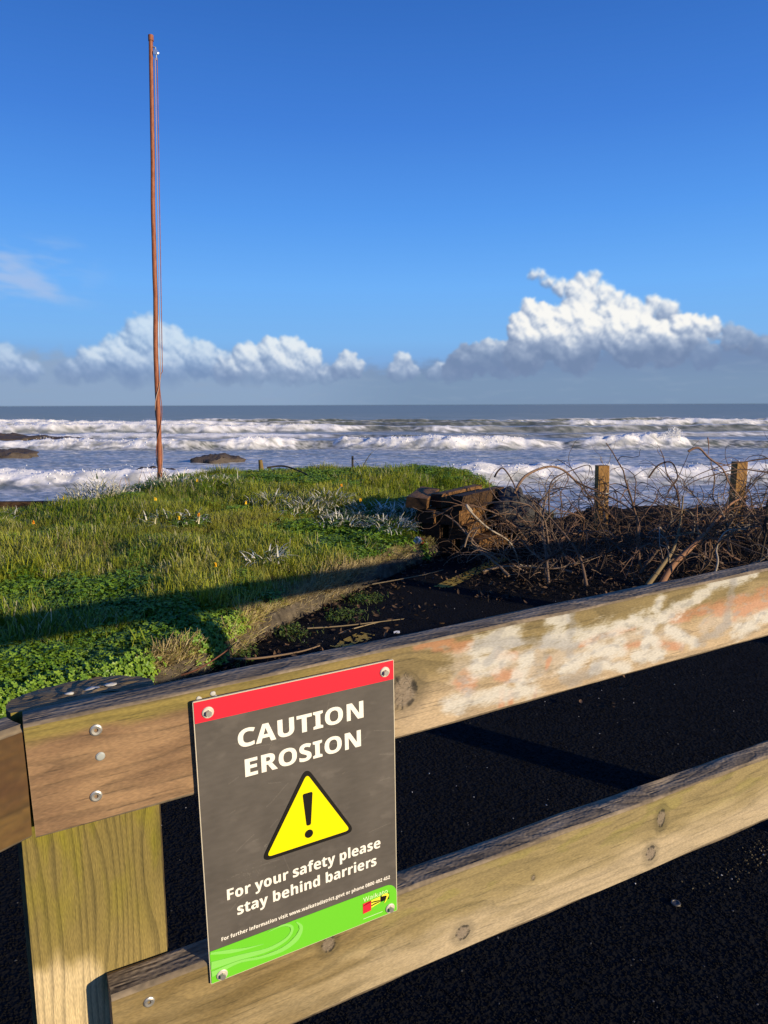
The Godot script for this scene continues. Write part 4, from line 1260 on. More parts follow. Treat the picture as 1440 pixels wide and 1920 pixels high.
func boulder() -> void:
	var st := begin(true)
	blob(st, Vector3.ZERO, Vector3(0.26, 0.24, 0.22), 77, 14, 20, 0.30)
	var m := mat(Color(0.24, 0.24, 0.245), 0.9)
	m.normal_enabled = true; m.normal_texture = noise_tex(0.04, 78, 5.0, 256)
	m.uv1_triplanar = true; m.uv1_scale = Vector3(2, 2, 2)
	var o := put("boulder", finish(st), m)
	o.position = Vector3(1.42, 0.33, -7.55)
	tag(o, "dark grey boulder between the stacked timbers and the dead brush", "rock")

# ---------------------------------------------------------------- dead brush
var bark_tones := [Color(0.150, 0.090, 0.058), Color(0.100, 0.068, 0.048), Color(0.19, 0.130, 0.088), Color(0.27, 0.215, 0.16), Color(0.062, 0.046, 0.036)]
var bark_words := ["reddish brown", "dark brown", "light brown", "pale tan", "blackish"]

func wander(r: RandomNumberGenerator, start: Vector3, dir: Vector3, length: float, droop: float, curl: float, steps: int) -> PackedVector3Array:
	var p := start; var d := dir.normalized()
	var pts := PackedVector3Array([p])
	var axis := Vector3(r.randfn(0, 1), r.randfn(0, 1) * 0.5, r.randfn(0, 1)).normalized()
	for i in steps:
		p += d * length / steps
		if p.y < 0.012: p.y = 0.012 + r.randf() * 0.01
		pts.append(p)
		var k := float(i) / steps
		d = d.rotated(axis, r.randfn(0, 0.11) + curl * (0.15 + k * k * 1.6) / steps * 6.0)
		d.y -= droop / steps * (0.4 + k * 1.4)
		d = (d + Vector3(r.randfn(0, 0.16), r.randfn(0, 0.14), r.randfn(0, 0.16))).normalized()
	return pts

func bough(start: Vector3, dir: Vector3, length: float, r0: float, twigs: int, tone: Color, seed_: int, label: String, group: String, given: PackedVector3Array = PackedVector3Array(), called := "dead_branch") -> void:
	var r := RandomNumberGenerator.new(); r.seed = seed_
	var pts := given if given.size() else wander(r, start, dir, length, r.randf_range(0.3, 1.1), r.randf_range(-0.9, 0.9), 13)
	var t := thing(called, pts[0], label, "branch", group)
	var m: StandardMaterial3D = brush_mat
	var local := PackedVector3Array()
	for p in pts: local.append(p - pts[0])
	var st := begin(); tube(st, local, even(local.size(), r0, r0 * 0.25), 6, tone)
	put("stem", st.commit(), m, t)
	for k in twigs:
		var i := r.randi_range(int(local.size() * 0.22), local.size() - 2)
		var d := (local[i + 1] - local[i]).normalized()
		var o := (d + Vector3(r.randfn(0, 0.6), r.randfn(0.15, 0.5), r.randfn(0, 0.6))).normalized()
		var tw := wander(r, local[i] + pts[0], o, r.randf_range(0.16, 0.5) * clampf(length, 0.7, 1.4), r.randf_range(-0.2, 1.3), r.randf_range(-1.5, 1.5), 8)
		for j in tw.size(): tw[j] -= pts[0]
		var rr := lerpf(r0, r0 * 0.25, float(i) / local.size()) * 0.62
		var ts := begin(); tube(ts, tw, even(tw.size(), clampf(rr, 0.0032, 0.0085), 0.0014), 5, tone * r.randf_range(0.8, 1.3))
		put("twig", ts.commit(), m, t)

var brush_mat: StandardMaterial3D

func dead_brush() -> void:
	brush_mat = vmat(0.8, 0.25)
	brush_mat.normal_enabled = true; brush_mat.normal_texture = noise_tex(0.05, 301, 4.0, 256)
	brush_mat.uv1_triplanar = true; brush_mat.uv1_scale = Vector3(9, 9, 9)
	# branches that can be told apart
	var pale := Color(0.36, 0.30, 0.22); var warm := Color(0.25, 0.135, 0.075); var dark := Color(0.10, 0.065, 0.045)
	var own := [
		["thick_branch", 0.030, warm, 3, "thick rusty brown forked branch rising from behind the barrier's right end", [2.28, 0.02, -5.7, 2.44, 0.16, -5.85, 2.71, 0.28, -6.1, 3.0, 0.40, -6.4, 3.35, 0.54, -6.8, 3.66, 0.58, -7.1]],
		["thick_branch", 0.024, Color(0.20, 0.15, 0.08), 4, "olive brown upright branch forking beside the thick rusty one", [2.17, 0.02, -5.7, 2.32, 0.16, -5.8, 2.49, 0.26, -6.0, 2.62, 0.44, -6.2, 2.72, 0.67, -6.4]],
		["dead_branch", 0.011, pale, 0, "pale bare branch bent like a hook right of the thick rusty branch", [2.62, 0.03, -5.55, 2.69, 0.23, -5.6, 2.72, 0.32, -5.7, 2.76, 0.44, -5.7, 2.88, 0.47, -5.8, 3.06, 0.45, -5.9]],
		["dead_branch", 0.011, pale, 2, "long pale branch with a curled tip reaching left over the timbers", [0.75, 0.60, -6.0, 0.70, 0.66, -5.95, 0.72, 0.62, -5.9, 0.83, 0.51, -5.9, 0.92, 0.44, -5.95, 1.09, 0.32, -6.1, 1.16, 0.20, -6.1, 1.21, 0.09, -6.2, 1.35, 0.05, -6.3, 1.45, 0.03, -6.4]],
		["dead_branch", 0.008, Color(0.24, 0.17, 0.11), 1, "thin crooked branch below the curled one at the heap's left end", [0.68, 0.31, -5.9, 0.72, 0.43, -5.9, 0.79, 0.47, -5.9, 0.74, 0.35, -5.9, 0.87, 0.27, -6.0, 1.14, 0.12, -6.2]],
		["dead_branch", 0.009, dark, 1, "dark looped branch standing up against the surf left of the post", [1.02, 0.84, -6.52, 1.05, 0.90, -6.5, 1.10, 0.92, -6.5, 1.19, 0.79, -6.5, 1.24, 0.64, -6.5, 1.29, 0.51, -6.4, 1.37, 0.33, -6.4, 1.40, 0.02, -6.3]],
		["dead_branch", 0.014, Color(0.20, 0.13, 0.09), 5, "tall arching branch that bows over in front of the nearer post", [1.22, 0.68, -6.6, 1.34, 0.83, -6.7, 1.59, 0.90, -6.9, 1.77, 0.86, -7.0, 1.93, 0.73, -7.0, 2.09, 0.66, -6.9, 2.27, 0.57, -6.8, 2.37, 0.47, -6.6, 2.34, 0.33, -6.4, 2.23, 0.17, -6.2, 2.05, 0.015, -5.9]],
		["dead_branch", 0.009, dark, 2, "dark branch hooked over at the heap's top left of the post", [1.50, 0.40, -6.3, 1.50, 0.63, -6.4, 1.55, 0.81, -6.5, 1.77, 0.90, -6.6, 1.91, 0.94, -6.6, 1.92, 0.86, -6.5]],
		["dead_branch", 0.009, dark, 2, "dark bowed twig drooping at the heap's top between the posts", [2.47, 0.82, -6.6, 2.56, 0.94, -6.6, 2.68, 0.96, -6.6, 2.70, 0.83, -6.5, 2.59, 0.72, -6.4, 2.51, 0.59, -6.3, 2.45, 0.25, -6.2]],
		["dead_branch", 0.012, Color(0.22, 0.14, 0.10), 4, "highest branch of the heap leaning left in front of the right post", [2.74, 1.08, -6.4, 2.83, 1.11, -6.4, 2.93, 1.02, -6.4, 3.06, 0.92, -6.4, 3.19, 0.76, -6.5, 3.35, 0.62, -6.6, 3.46, 0.49, -6.6, 3.7, 0.2, -6.7]],
		["dead_branch", 0.006, warm, 0, "slender twig pointing straight up from the heap's highest branch", [3.0, 1.19, -6.6, 2.97, 1.10, -6.5, 2.92, 1.03, -6.4]],
		["dead_branch", 0.009, dark, 3, "long dark horizontal branch running past the right post's top", [4.5, 0.97, -7.3, 3.9, 0.95, -7.2, 3.68, 0.92, -7.2, 3.37, 0.88, -7.1, 3.06, 0.78, -7.0, 2.83, 0.65, -6.8]],
		["dead_branch", 0.009, dark, 3, "long dark horizontal branch crossing low before the right post", [4.4, 0.80, -7.0, 3.8, 0.83, -7.0, 3.53, 0.86, -7.0, 3.23, 0.82, -6.9, 2.93, 0.73, -6.8, 2.7, 0.5, -6.7]],
		["dead_branch", 0.013, Color(0.16, 0.11, 0.08), 5, "upright branch with curved side twigs near the heap's left end", [1.38, 0.02, -5.8, 1.39, 0.27, -6.0, 1.38, 0.48, -6.1, 1.42, 0.66, -6.2, 1.48, 0.76, -6.3, 1.57, 0.82, -6.4]],
		["dead_branch", 0.015, Color(0.15, 0.10, 0.07), 5, "leaning branch slanting up to the left through the heap's middle", [1.67, 0.02, -5.7, 1.65, 0.24, -5.9, 1.53, 0.43, -6.1, 1.39, 0.59, -6.3, 1.29, 0.67, -6.3]],
		["dead_branch", 0.012, Color(0.25, 0.18, 0.12), 3, "low brown branch lying along the front foot of the heap", [0.87, 0.05, -6.1, 1.03, 0.09, -6.1, 1.24, 0.11, -6.0, 1.45, 0.12, -5.9, 1.63, 0.17, -5.9, 1.78, 0.26, -5.8]],
	]
	var k := 0
	for o in own:
		var pts := curve_through(o[5], 5)
		bough(pts[0], Vector3.UP, 1.0, o[1], o[3], o[2], 400 + k, o[4], "dead branches in the brush heap", pts, o[0])
		k += 1
	rng.seed = 31
	for i in 128:   # the tangle between them
		var along := rng.randf()
		var x := lerpf(1.05, 5.6, along)
		if i > 103: x = ([2.5, 4.15][i % 2] as float) + rng.randfn(0.1, 0.3)
		var front := -5.75 - 0.36 * maxf(0.0, x - 2.2) * 0.9
		var z := rng.randf_range(front - 1.75, front)
		if i > 103: z = -7.72 + rng.randfn(0, 0.16)
		var d := Vector3(rng.randfn(-0.15, 0.65), rng.randf_range(0.15, 1.15), rng.randfn(0.05, 0.5))
		var kind := rng.randi() % 5
		var tone: Color = bark_tones[kind] * rng.randf_range(0.88, 1.12)
		var place: String = "at the heap's left end beside the boulder" if x < 1.7 else ("in front of the nearer square post" if x < 2.7 else ("around the thick rusty branch" if x < 3.6 else "round the foot of the right hand post and beyond"))
		var r0 := rng.randf_range(0.0075, 0.015)
		bough(Vector3(x, rng.randf_range(0.02, 0.18), z), d, rng.randf_range(0.6, 1.25), r0, rng.randi_range(5, 8), tone, 1000 + i, "thin bare %s branch tangled %s" % [bark_words[kind], place], "dead branches in the brush heap")
	# the finest twigs, past counting
	var st := begin()
	var r := RandomNumberGenerator.new(); r.seed = 8
	for i in 1500:
		var x := r.randf_range(0.95, 5.8)
		var front := -5.72 - 0.33 * maxf(0.0, x - 2.2)
		var z := r.randf_range(front - 2.0, front)
		var h := r.randf_range(0.01, 0.42 if i % 3 else 0.72)
		var p := wander(r, Vector3(x, h, z), Vector3(r.randfn(0, 1), r.randfn(0.15, 0.5), r.randfn(0, 0.7)), r.randf_range(0.12, 0.42), 0.5, r.randf_range(-1.2, 1.2), 6)
		tube(st, p, even(p.size(), r.randf_range(0.0026, 0.0046), 0.0012), 4, bark_tones[[0, 1, 1, 2, 4][r.randi() % 5]] * r.randf_range(0.6, 1.1))
	var o2 := put("brush_twigs", st.commit(), brush_mat)
	tag(o2, "tangle of fine brown twigs filling the heap of dead brush", "twigs", "", "stuff")

# ---------------------------------------------------------------- litter
func litter() -> void:
	var leaf := SurfaceTool.new(); leaf.begin(Mesh.PRIMITIVE_TRIANGLES)
	var rows := [[0.0, 0.0, 0.0], [0.3, 0.32, 0.05], [0.65, 0.30, 0.13], [1.0, 0.0, 0.30]]
	for i in 3:
		var a: Array = rows[i]; var b: Array = rows[i + 1]
		quad(leaf, Vector3(a[0] - 0.5, a[2], -a[1] * 0.6), Vector3(b[0] - 0.5, b[2], -b[1] * 0.6), Vector3(b[0] - 0.5, b[2] - b[1] * 0.3, 0), Vector3(a[0] - 0.5, a[2] - a[1] * 0.3, 0))
		quad(leaf, Vector3(a[0] - 0.5, a[2] - a[1] * 0.3, 0), Vector3(b[0] - 0.5, b[2] - b[1] * 0.3, 0), Vector3(b[0] - 0.5, b[2], b[1] * 0.6), Vector3(a[0] - 0.5, a[2], a[1] * 0.6))
	var lm := finish(leaf)
	var places := []; var cols := PackedColorArray()
	rng.seed = 55
	var n := fnl(56, 1.8, 2)
	for i in 21000:
		var x: float; var z: float
		if i % 2 == 0:
			z = rng.randf_range(-7.4, -3.3); x = rng.randf_range(-1.4, 1.6)
		else:
			x = rng.randf_range(0.7, 5.8); z = rng.randf_range(-9.6, -5.3 - 0.33 * maxf(0.0, x - 2.2))
		var s := from_kerb(x, z)
		if s > -0.085: continue
		if i % 2 == 0 and rng.randf() > exp(s / 0.26) + 0.9 * maxf(0.0, n.get_noise_2d(x, z) - 0.15): continue
		var size := rng.randf_range(0.018, 0.055)
		places.append(Transform3D(Basis.from_euler(Vector3(rng.randfn(0, 0.4), rng.randf() * TAU, rng.randfn(0, 0.4))).scaled_local(Vector3(size, size, size)), Vector3(x, 0.008 + rng.randf() * 0.025, z)))
		cols.append(Color(0.022, 0.015, 0.010).lerp(Color(0.15, 0.09, 0.05), pow(rng.randf(), 7.0 if i % 2 else 2.4)))
	var m := vmat(0.75, 0.3); m.cull_mode = BaseMaterial3D.CULL_DISABLED
	scatter("leaf_litter", lm, m, places, cols, "brown dead leaves and bark crumbs along the kerb and under the brush", "leaf litter")
	# straggling weeds that sprout at the foot of the kerb
	var wp := []; var wc := PackedColorArray()
	for i in 260:
		var c: Array = [[-0.30, -4.95], [-0.62, -4.55], [-0.88, -4.12], [-0.16, -5.35]][i % 4]
		var x: float = c[0] + rng.randfn(0, 0.07); var z: float = c[1] + rng.randfn(0, 0.07)
		if from_kerb(x, z) > -0.07: continue
		wp.append(Transform3D(Basis(Vector3.UP, rng.randf() * TAU).scaled(Vector3.ONE * rng.randf_range(0.5, 1.0)), Vector3(x, 0.0, z)))
		wc.append(Color(0.06, 0.12, 0.015).lerp(Color(0.13, 0.17, 0.03), rng.randf()))
	var cm := vmat(0.5, 0.4, 0.5); cm.cull_mode = BaseMaterial3D.CULL_DISABLED
	scatter("gutter_weeds", clover(9, 4, 0.011, 0.04, 0.03), cm, wp, wc, "small green weeds sprouting at the foot of the kerb", "weeds")
	# sticks that can be told apart
	var m2 := vmat(0.8, 0.25)
	for s in [
		["long thin pale stick lying on the asphalt just above the barrier's top rail", Color(0.22, 0.17, 0.095), 0.0055, [-0.52, 0.012, -4.62, -0.30, 0.014, -4.66, -0.08, 0.02, -4.72, 0.14, 0.014, -4.82]],
		["short side stick forking from beside the long pale one on the asphalt", Color(0.32, 0.25, 0.14), 0.004, [-0.22, 0.012, -4.60, -0.10, 0.014, -4.70, 0.0, 0.012, -4.78]],
		["pale stick lying along the gutter below the timber stack", Color(0.22, 0.17, 0.10), 0.0055, [-0.10, 0.05, -5.66, 0.10, 0.05, -5.80, 0.34, 0.05, -5.98, 0.52, 0.06, -6.12]],
		["curved brown stick lying on leaf litter beside the kerb's near end", Color(0.22, 0.15, 0.09), 0.008, [-0.95, 0.02, -4.02, -0.75, 0.03, -4.00, -0.52, 0.025, -4.12, -0.40, 0.03, -4.22]],
		["dark red brown twig rising from the gutter towards the turf", Color(0.16, 0.07, 0.04), 0.006, [-1.22, 0.03, -3.66, -1.05, 0.06, -3.72, -0.92, 0.12, -3.80, -0.84, 0.17, -3.88]],
	]:
		var pts := curve_through(s[3], 6)
		var o := Vector3(pts[0])
		for i in pts.size(): pts[i] -= o
		var st := begin(); tube(st, pts, even(pts.size(), s[2], s[2] * 0.5), 6, s[1])
		var node := put("stick", st.commit(), m2)
		node.position = o
		tag(node, s[0], "stick", "sticks on the asphalt")
	# a crushed can in the turf's end, a scrap of white, a flat ring
	var can := thing("drink_can", Vector3(0.36, 0.16, -6.88), "crumpled white and red can wedged at the turf's end beside the timbers", "can")
	can.rotation = Vector3(0.3, 0.7, 1.15)
	var cs := begin(true)
	var nn := fnl(3, 5.0, 2)
	var prof := [Vector2(0.02, -0.06), Vector2(0.03, -0.055), Vector2(0.033, -0.03), Vector2(0.030, 0.0), Vector2(0.034, 0.03), Vector2(0.033, 0.05), Vector2(0.026, 0.06), Vector2(0.024, 0.058), Vector2(0.0, 0.056)]
	for band in 2:
		cs = begin(true)
		for i in prof.size() - 1:
			if (i in [2, 3]) != (band == 1): continue
			for k in 18:
				var f := func(pr: Vector2, kk: int) -> Vector3:
					var t := TAU * (kk % 18) / 18.0
					var rr: float = pr.x * (1.0 + 0.22 * nn.get_noise_3d(cos(t), pr.y * 18.0, sin(t)))
					return Vector3(cos(t) * rr, pr.y, sin(t) * rr) * 1.25
				quad(cs, f.call(prof[i + 1], k), f.call(prof[i + 1], k + 1), f.call(prof[i], k + 1), f.call(prof[i], k))
		put("can_body" if band == 0 else "red_band", finish(cs), mat(Color(0.78, 0.76, 0.76), 0.35, 0.5) if band == 0 else mat(Color(0.52, 0.14, 0.14), 0.4, 0.2), can)
	var sc := begin()
	flat_shape(sc, rounded([Vector2(-0.022, -0.009), Vector2(0.02, -0.012), Vector2(0.024, 0.008), Vector2(0.0, 0.012), Vector2(-0.018, 0.006)], 0.003), 0.0, 0.004)
	var scrap := put("paper_scrap", finish(sc), mat(Color(0.75, 0.76, 0.78), 0.8))
	scrap.position = Vector3(0.08, 0.008, -4.54); scrap.rotation = Vector3(-1.2, 0.3, 0)
	tag(scrap, "small white scrap on the asphalt just above the sign's right corner", "scrap")
	var ring := put("bottle_cap", lathe([Vector2(0.0, 0.0015), Vector2(0.009, 0.0015), Vector2(0.0105, 0.0035), Vector2(0.0135, 0.003), Vector2(0.0145, 0.0)], 22), mat(Color(0.34, 0.32, 0.29), 0.5, 0.4))
	ring.position = Vector3(0.88, 0.004, -1.95); ring.rotation.x = -PI / 2.0
	tag(ring, "flattened grey bottle cap lying on the asphalt below the barrier's right half", "bottle cap")
	var dl := put("dead_leaf", lm, mat(Color(0.52, 0.40, 0.25), 0.8))
	dl.position = Vector3(-0.26, 0.02, -4.50); dl.scale = Vector3(0.10, 0.08, 0.08); dl.rotation.y = 0.5
	tag(dl, "pale curled dead leaf on the asphalt next to the yellow paint remnant", "leaf")
	# skyline bits: stub, stake, dead flax leaves, a fallen dark branch, dry stalks by the pole
	var gm := vmat(0.8, 0.3, 0.2); gm.cull_mode = BaseMaterial3D.CULL_DISABLED
	var stub := begin(); tube(stub, PackedVector3Array([Vector3(0, -0.1, 0), Vector3(0.01, 0.12, 0), Vector3(0.0, 0.26, 0.01)]), PackedFloat32Array([0.045, 0.040, 0.03]), 8, Color(0.19, 0.13, 0.05))
	var o3 := put("broken_stump", stub.commit(), gm)
	o3.position = Vector3(-1.93, verge_y(-1.93, -11.1) + 0.02, -11.1)
	tag(o3, "short brown broken stump on the skyline of the verge", "stump")
	var stake := begin(); tube(stake, PackedVector3Array([Vector3(0, -0.1, 0), Vector3(0.0, 0.22, 0)]), even(2, 0.018, 0.016), 6, Color(0.05, 0.045, 0.04))
	var o4 := put("stake", stake.commit(), gm)
	o4.position = Vector3(-0.48, verge_y(-0.48, -10.9) + 0.02, -10.9)
	tag(o4, "thin dark stake standing on the skyline left of the dead flax leaves", "stake")
	var flax := thing("flax_plant", Vector3(-0.34, verge_y(-0.34, -10.7), -10.7), "bent dead flax leaves arching over the skyline beside the thin stake", "plant")
	for f in [[1.3, 0.62, 0.9, Color(0.14, 0.13, 0.05)], [1.5, 0.66, 1.25, Color(0.34, 0.26, 0.10)], [1.1, 0.45, 0.6, Color(0.05, 0.05, 0.03)], [-1.2, 0.4, 1.0, Color(0.12, 0.10, 0.05)]]:
		var fs := SurfaceTool.new(); fs.begin(Mesh.PRIMITIVE_TRIANGLES)
		blade(fs, Vector3.ZERO, f[0], f[1], 0.035, 0.35, f[2], f[3], 5)
		put("leaf", fs.commit(), gm, flax)
	var fallen := begin(); var fp := curve_through([-0.55, 0.10, 0.0, -0.30, 0.12, 0.0, 0.0, 0.05, 0.25, 0.26, -0.02, 0.7, 0.40, -0.05, 1.2], 6)
	tube(fallen, fp, even(fp.size(), 0.014, 0.008), 6, Color(0.05, 0.04, 0.03))
	var o5 := put("fallen_branch", fallen.commit(), gm)
	o5.position = Vector3(-1.15, verge_y(-1.15, -10.3) + 0.03, -10.3)
	tag(o5, "dark thin branch lying across the back of the grass below the skyline", "branch")
	rng.seed = 91
	var stalks := thing("dry_stalks", Vector3(-3.2, verge_y(-3.2, -10.1), -10.1), "dry red brown stalks standing round the foot of the rusty pole", "plant")
	for i in 26:
		var ss := SurfaceTool.new(); ss.begin(Mesh.PRIMITIVE_TRIANGLES)
		blade(ss, Vector3(rng.randfn(0.1, 0.32), -0.05, rng.randfn(0, 0.12)), rng.randf() * TAU, rng.randf_range(0.2, 0.46), 0.012, 0.1 + rng.randf() * 0.4, 0.4, Color(0.22, 0.13, 0.08).lerp(Color(0.42, 0.33, 0.24), rng.randf()), 3)
		put("stalk", ss.commit(), gm, stalks)
	# timber edging at the left end of the verge
	var ed := timber("timber_edging", Vector3(-7.6, 0.17, -8.62), 3.6, 0.16, 0.09, 0.03, 0.0, 0.0, wood_all_round(Color(0.25, 0.18, 0.12), Color(0.33, 0.25, 0.17), 990), null, "dark brown timber edging along the verge's left seaward rim", "edging", "", 991)

# ---------------------------------------------------------------- sea
var sea_n := FastNoiseLite.new(); var sea_f := FastNoiseLite.new(); var sea_b := FastNoiseLite.new(); var sea_l := FastNoiseLite.new()
# z of the crest, height, [x, brokenness] pairs, bow (dz per metre of x), wander
var breakers := [
	[-65.0, 1.25, [-140, 0.9, -60, 1.0, -38, 1.0, -30, 0.95, -22, 1.0, -16, 0.55, -10, 0.25, -4, 0.5, 2, 1.0, 22, 0.95, 30, 0.85, 50, 1.0, 140, 0.9], -0.03, 1.6],
	[-117.0, 1.75, [-200, 0.6, -90, 0.4, -62, 0.5, -54, 1.0, -36, 0.85, -32, 0.1, -27, 0.1, -24, 1.0, -17, 0.9, -12.5, 0.15, -9.5, 0.2, -7, 1.0, 8, 0.9, 20, 0.75, 28, 0.35, 31, 0.2, 34, 0.95, 48, 1.0, 50, 0.1, 80, 0.25, 200, 0.7], 0.02, 5.0],
	[-150.0, 0.9, [-260, 0.5, -90, 0.9, -62, 1.0, -40, 0.8, -18, 0.6, -8, 0.15, 20, 0.1, 60, 0.35, 260, 0.5], 0.0, 3.0],
	[-184.0, 1.9, [-320, 0.8, -120, 1.0, -60, 1.0, -22, 0.75, -10, 0.55, 0, 0.12, 20, 0.45, 30, 0.1, 45, 0.15, 90, 0.2, 320, 0.6], 0.0, 4.0],
	[-232.0, 2.0, [-400, 0.9, -150, 0.6, -110, 0.95, -80, 0.9, -40, 0.35, 0, 0.05, 50, 0.1, 72, 0.55, 88, 1.0, 140, 1.0, 400, 0.8], 0.02, 4.0],
	[-290.0, 1.9, [-420, 0.9, -160, 1.0, -135, 0.9, -125, 0.15, -95, 0.1, -70, 0.35, -30, 0.1, 20, 0.05, 70, 0.3, 110, 0.2, 420, 0.5], 0.0, 5.0],
	[-36.0, 0.7, [-120, 0.9, 120, 0.9], 0.0, 3.0],
]

func along(pairs: Array, x: float) -> float:
	if x <= pairs[0]: return pairs[1]
	for i in range(0, pairs.size() - 2, 2):
		if x <= pairs[i + 2]:
			var t := (x - float(pairs[i])) / (float(pairs[i + 2]) - float(pairs[i]))
			return lerpf(pairs[i + 1], pairs[i + 3], t * t * (3.0 - 2.0 * t))
	return pairs[pairs.size() - 1]

var last_foam := 0.0
var last_face := 0.0

func sea_y(x: float, z: float) -> float:
	var y := 0.20 * sea_n.get_noise_2d(x * 0.09, z * 0.30) + 0.11 * sea_n.get_noise_2d(x * 0.32, z * 0.8)
	if z < -90.0: y += 0.35 * sin(z * 0.16 + 2.0 * sea_n.get_noise_2d(x * 0.01, z * 0.01)) * smoothstep(-90.0, -160.0, z)
	var foam := 0.0; var face := 0.0
	# lacy streaks everywhere, more of them towards the shore
	var lace := sea_l.get_noise_2d(x * 0.16 + 1.2 * sea_n.get_noise_2d(x * 0.06, z * 0.12), z * 0.48)
	var patch := sea_n.get_noise_2d(x * 0.022 + 40.0, z * 0.055)
	var shoreward := smoothstep(-220.0, -40.0, z)
	foam = smoothstep(0.30 - 0.10 * shoreward - 0.36 * patch, 0.90 - 0.1 * shoreward, lace) * (0.30 + 0.45 * shoreward)
	var speck := sea_l.get_noise_2d(x * 0.42 + 3.0 * patch, z * 1.3)
	foam = maxf(foam, smoothstep(0.16 - 0.25 * patch, 0.80, speck) * 0.62 * smoothstep(-260.0, -60.0, z))
	for b in breakers:
		var zc: float = b[0] + float(b[3]) * x + float(b[4]) * sea_n.get_noise_2d(x * 0.018 + float(b[0]), 5.0) + 0.8 * sea_n.get_noise_2d(x * 0.12, float(b[0]))
		var dz := z - zc
		if dz < -26.0 or dz > 16.0: continue
		var br := along(b[2], x + 2.5 * sea_n.get_noise_2d(x * 0.15, float(b[0]) * 2.0))
		var h: float = b[1] * (0.72 + 0.28 * br + 0.30 * sea_n.get_noise_2d(x * 0.05 + 9.0, float(b[0])))
		var shape := 0.0
		if dz < 0.0: shape = exp(-dz * dz / 30.0)
		else: shape = exp(-dz * dz / (2.4 + 1.2 * br))
		var lump := 0.0
		if br > 0.2:
			lump = (sea_b.get_noise_2d(x * 0.5, z * 0.8) * -1.0 + sea_b.get_noise_2d(x * 1.2, z * 1.6) * -0.65 - 0.75 + 0.5 * sea_n.get_noise_2d(x * 0.3, z * 0.3)) * br * smoothstep(-2.2, -0.4, dz) * (1.0 - smoothstep(1.5, 3.4, dz)) * 0.62 * h * 0.5
		y += h * shape + lump - 0.14 * h * exp(-pow((dz - 4.0) / 2.4, 2.0))
		var white := smoothstep(0.22, 0.6, br + 0.30 * lace) * smoothstep(-1.2, -0.3, dz + 0.5 * lace) * (1.0 - smoothstep(0.6, 2.9, dz - 1.6 * lace + 0.8 * speck)) * (0.80 + 0.34 * lace)
		foam = maxf(foam, white)
		foam = maxf(foam, smoothstep(0.15, 0.75, lace + 0.35 * br - 0.25) * smoothstep(-16.0, -1.0, dz) * (1.0 - smoothstep(-1.5, -0.5, dz)) * 0.45 * br)
		foam = maxf(foam, smoothstep(0.2, 0.8, lace + 0.3 * br - 0.15) * smoothstep(1.0, 2.5, dz) * (1.0 - smoothstep(3.5, 10.0, dz)) * 0.55 * br)
		# a thin white lip on the crest before it breaks
		foam = maxf(foam, smoothstep(-0.7, -0.15, dz) * (1.0 - smoothstep(0.05, 0.4, dz)) * smoothstep(0.05, 0.35, br + 0.25 * lace) * 0.85)
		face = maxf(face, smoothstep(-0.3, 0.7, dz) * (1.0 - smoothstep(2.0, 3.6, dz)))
	last_foam = foam; last_face = face
	return SEA + y

func sea_color(x: float, z: float, _y: float) -> Color:
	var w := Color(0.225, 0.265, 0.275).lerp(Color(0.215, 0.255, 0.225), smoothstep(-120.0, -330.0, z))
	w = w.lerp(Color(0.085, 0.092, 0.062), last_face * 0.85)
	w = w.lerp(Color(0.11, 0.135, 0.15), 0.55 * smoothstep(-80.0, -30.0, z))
	return w.lerp(Color(0.90, 0.88, 0.83), clampf(last_foam, 0.0, 1.0))

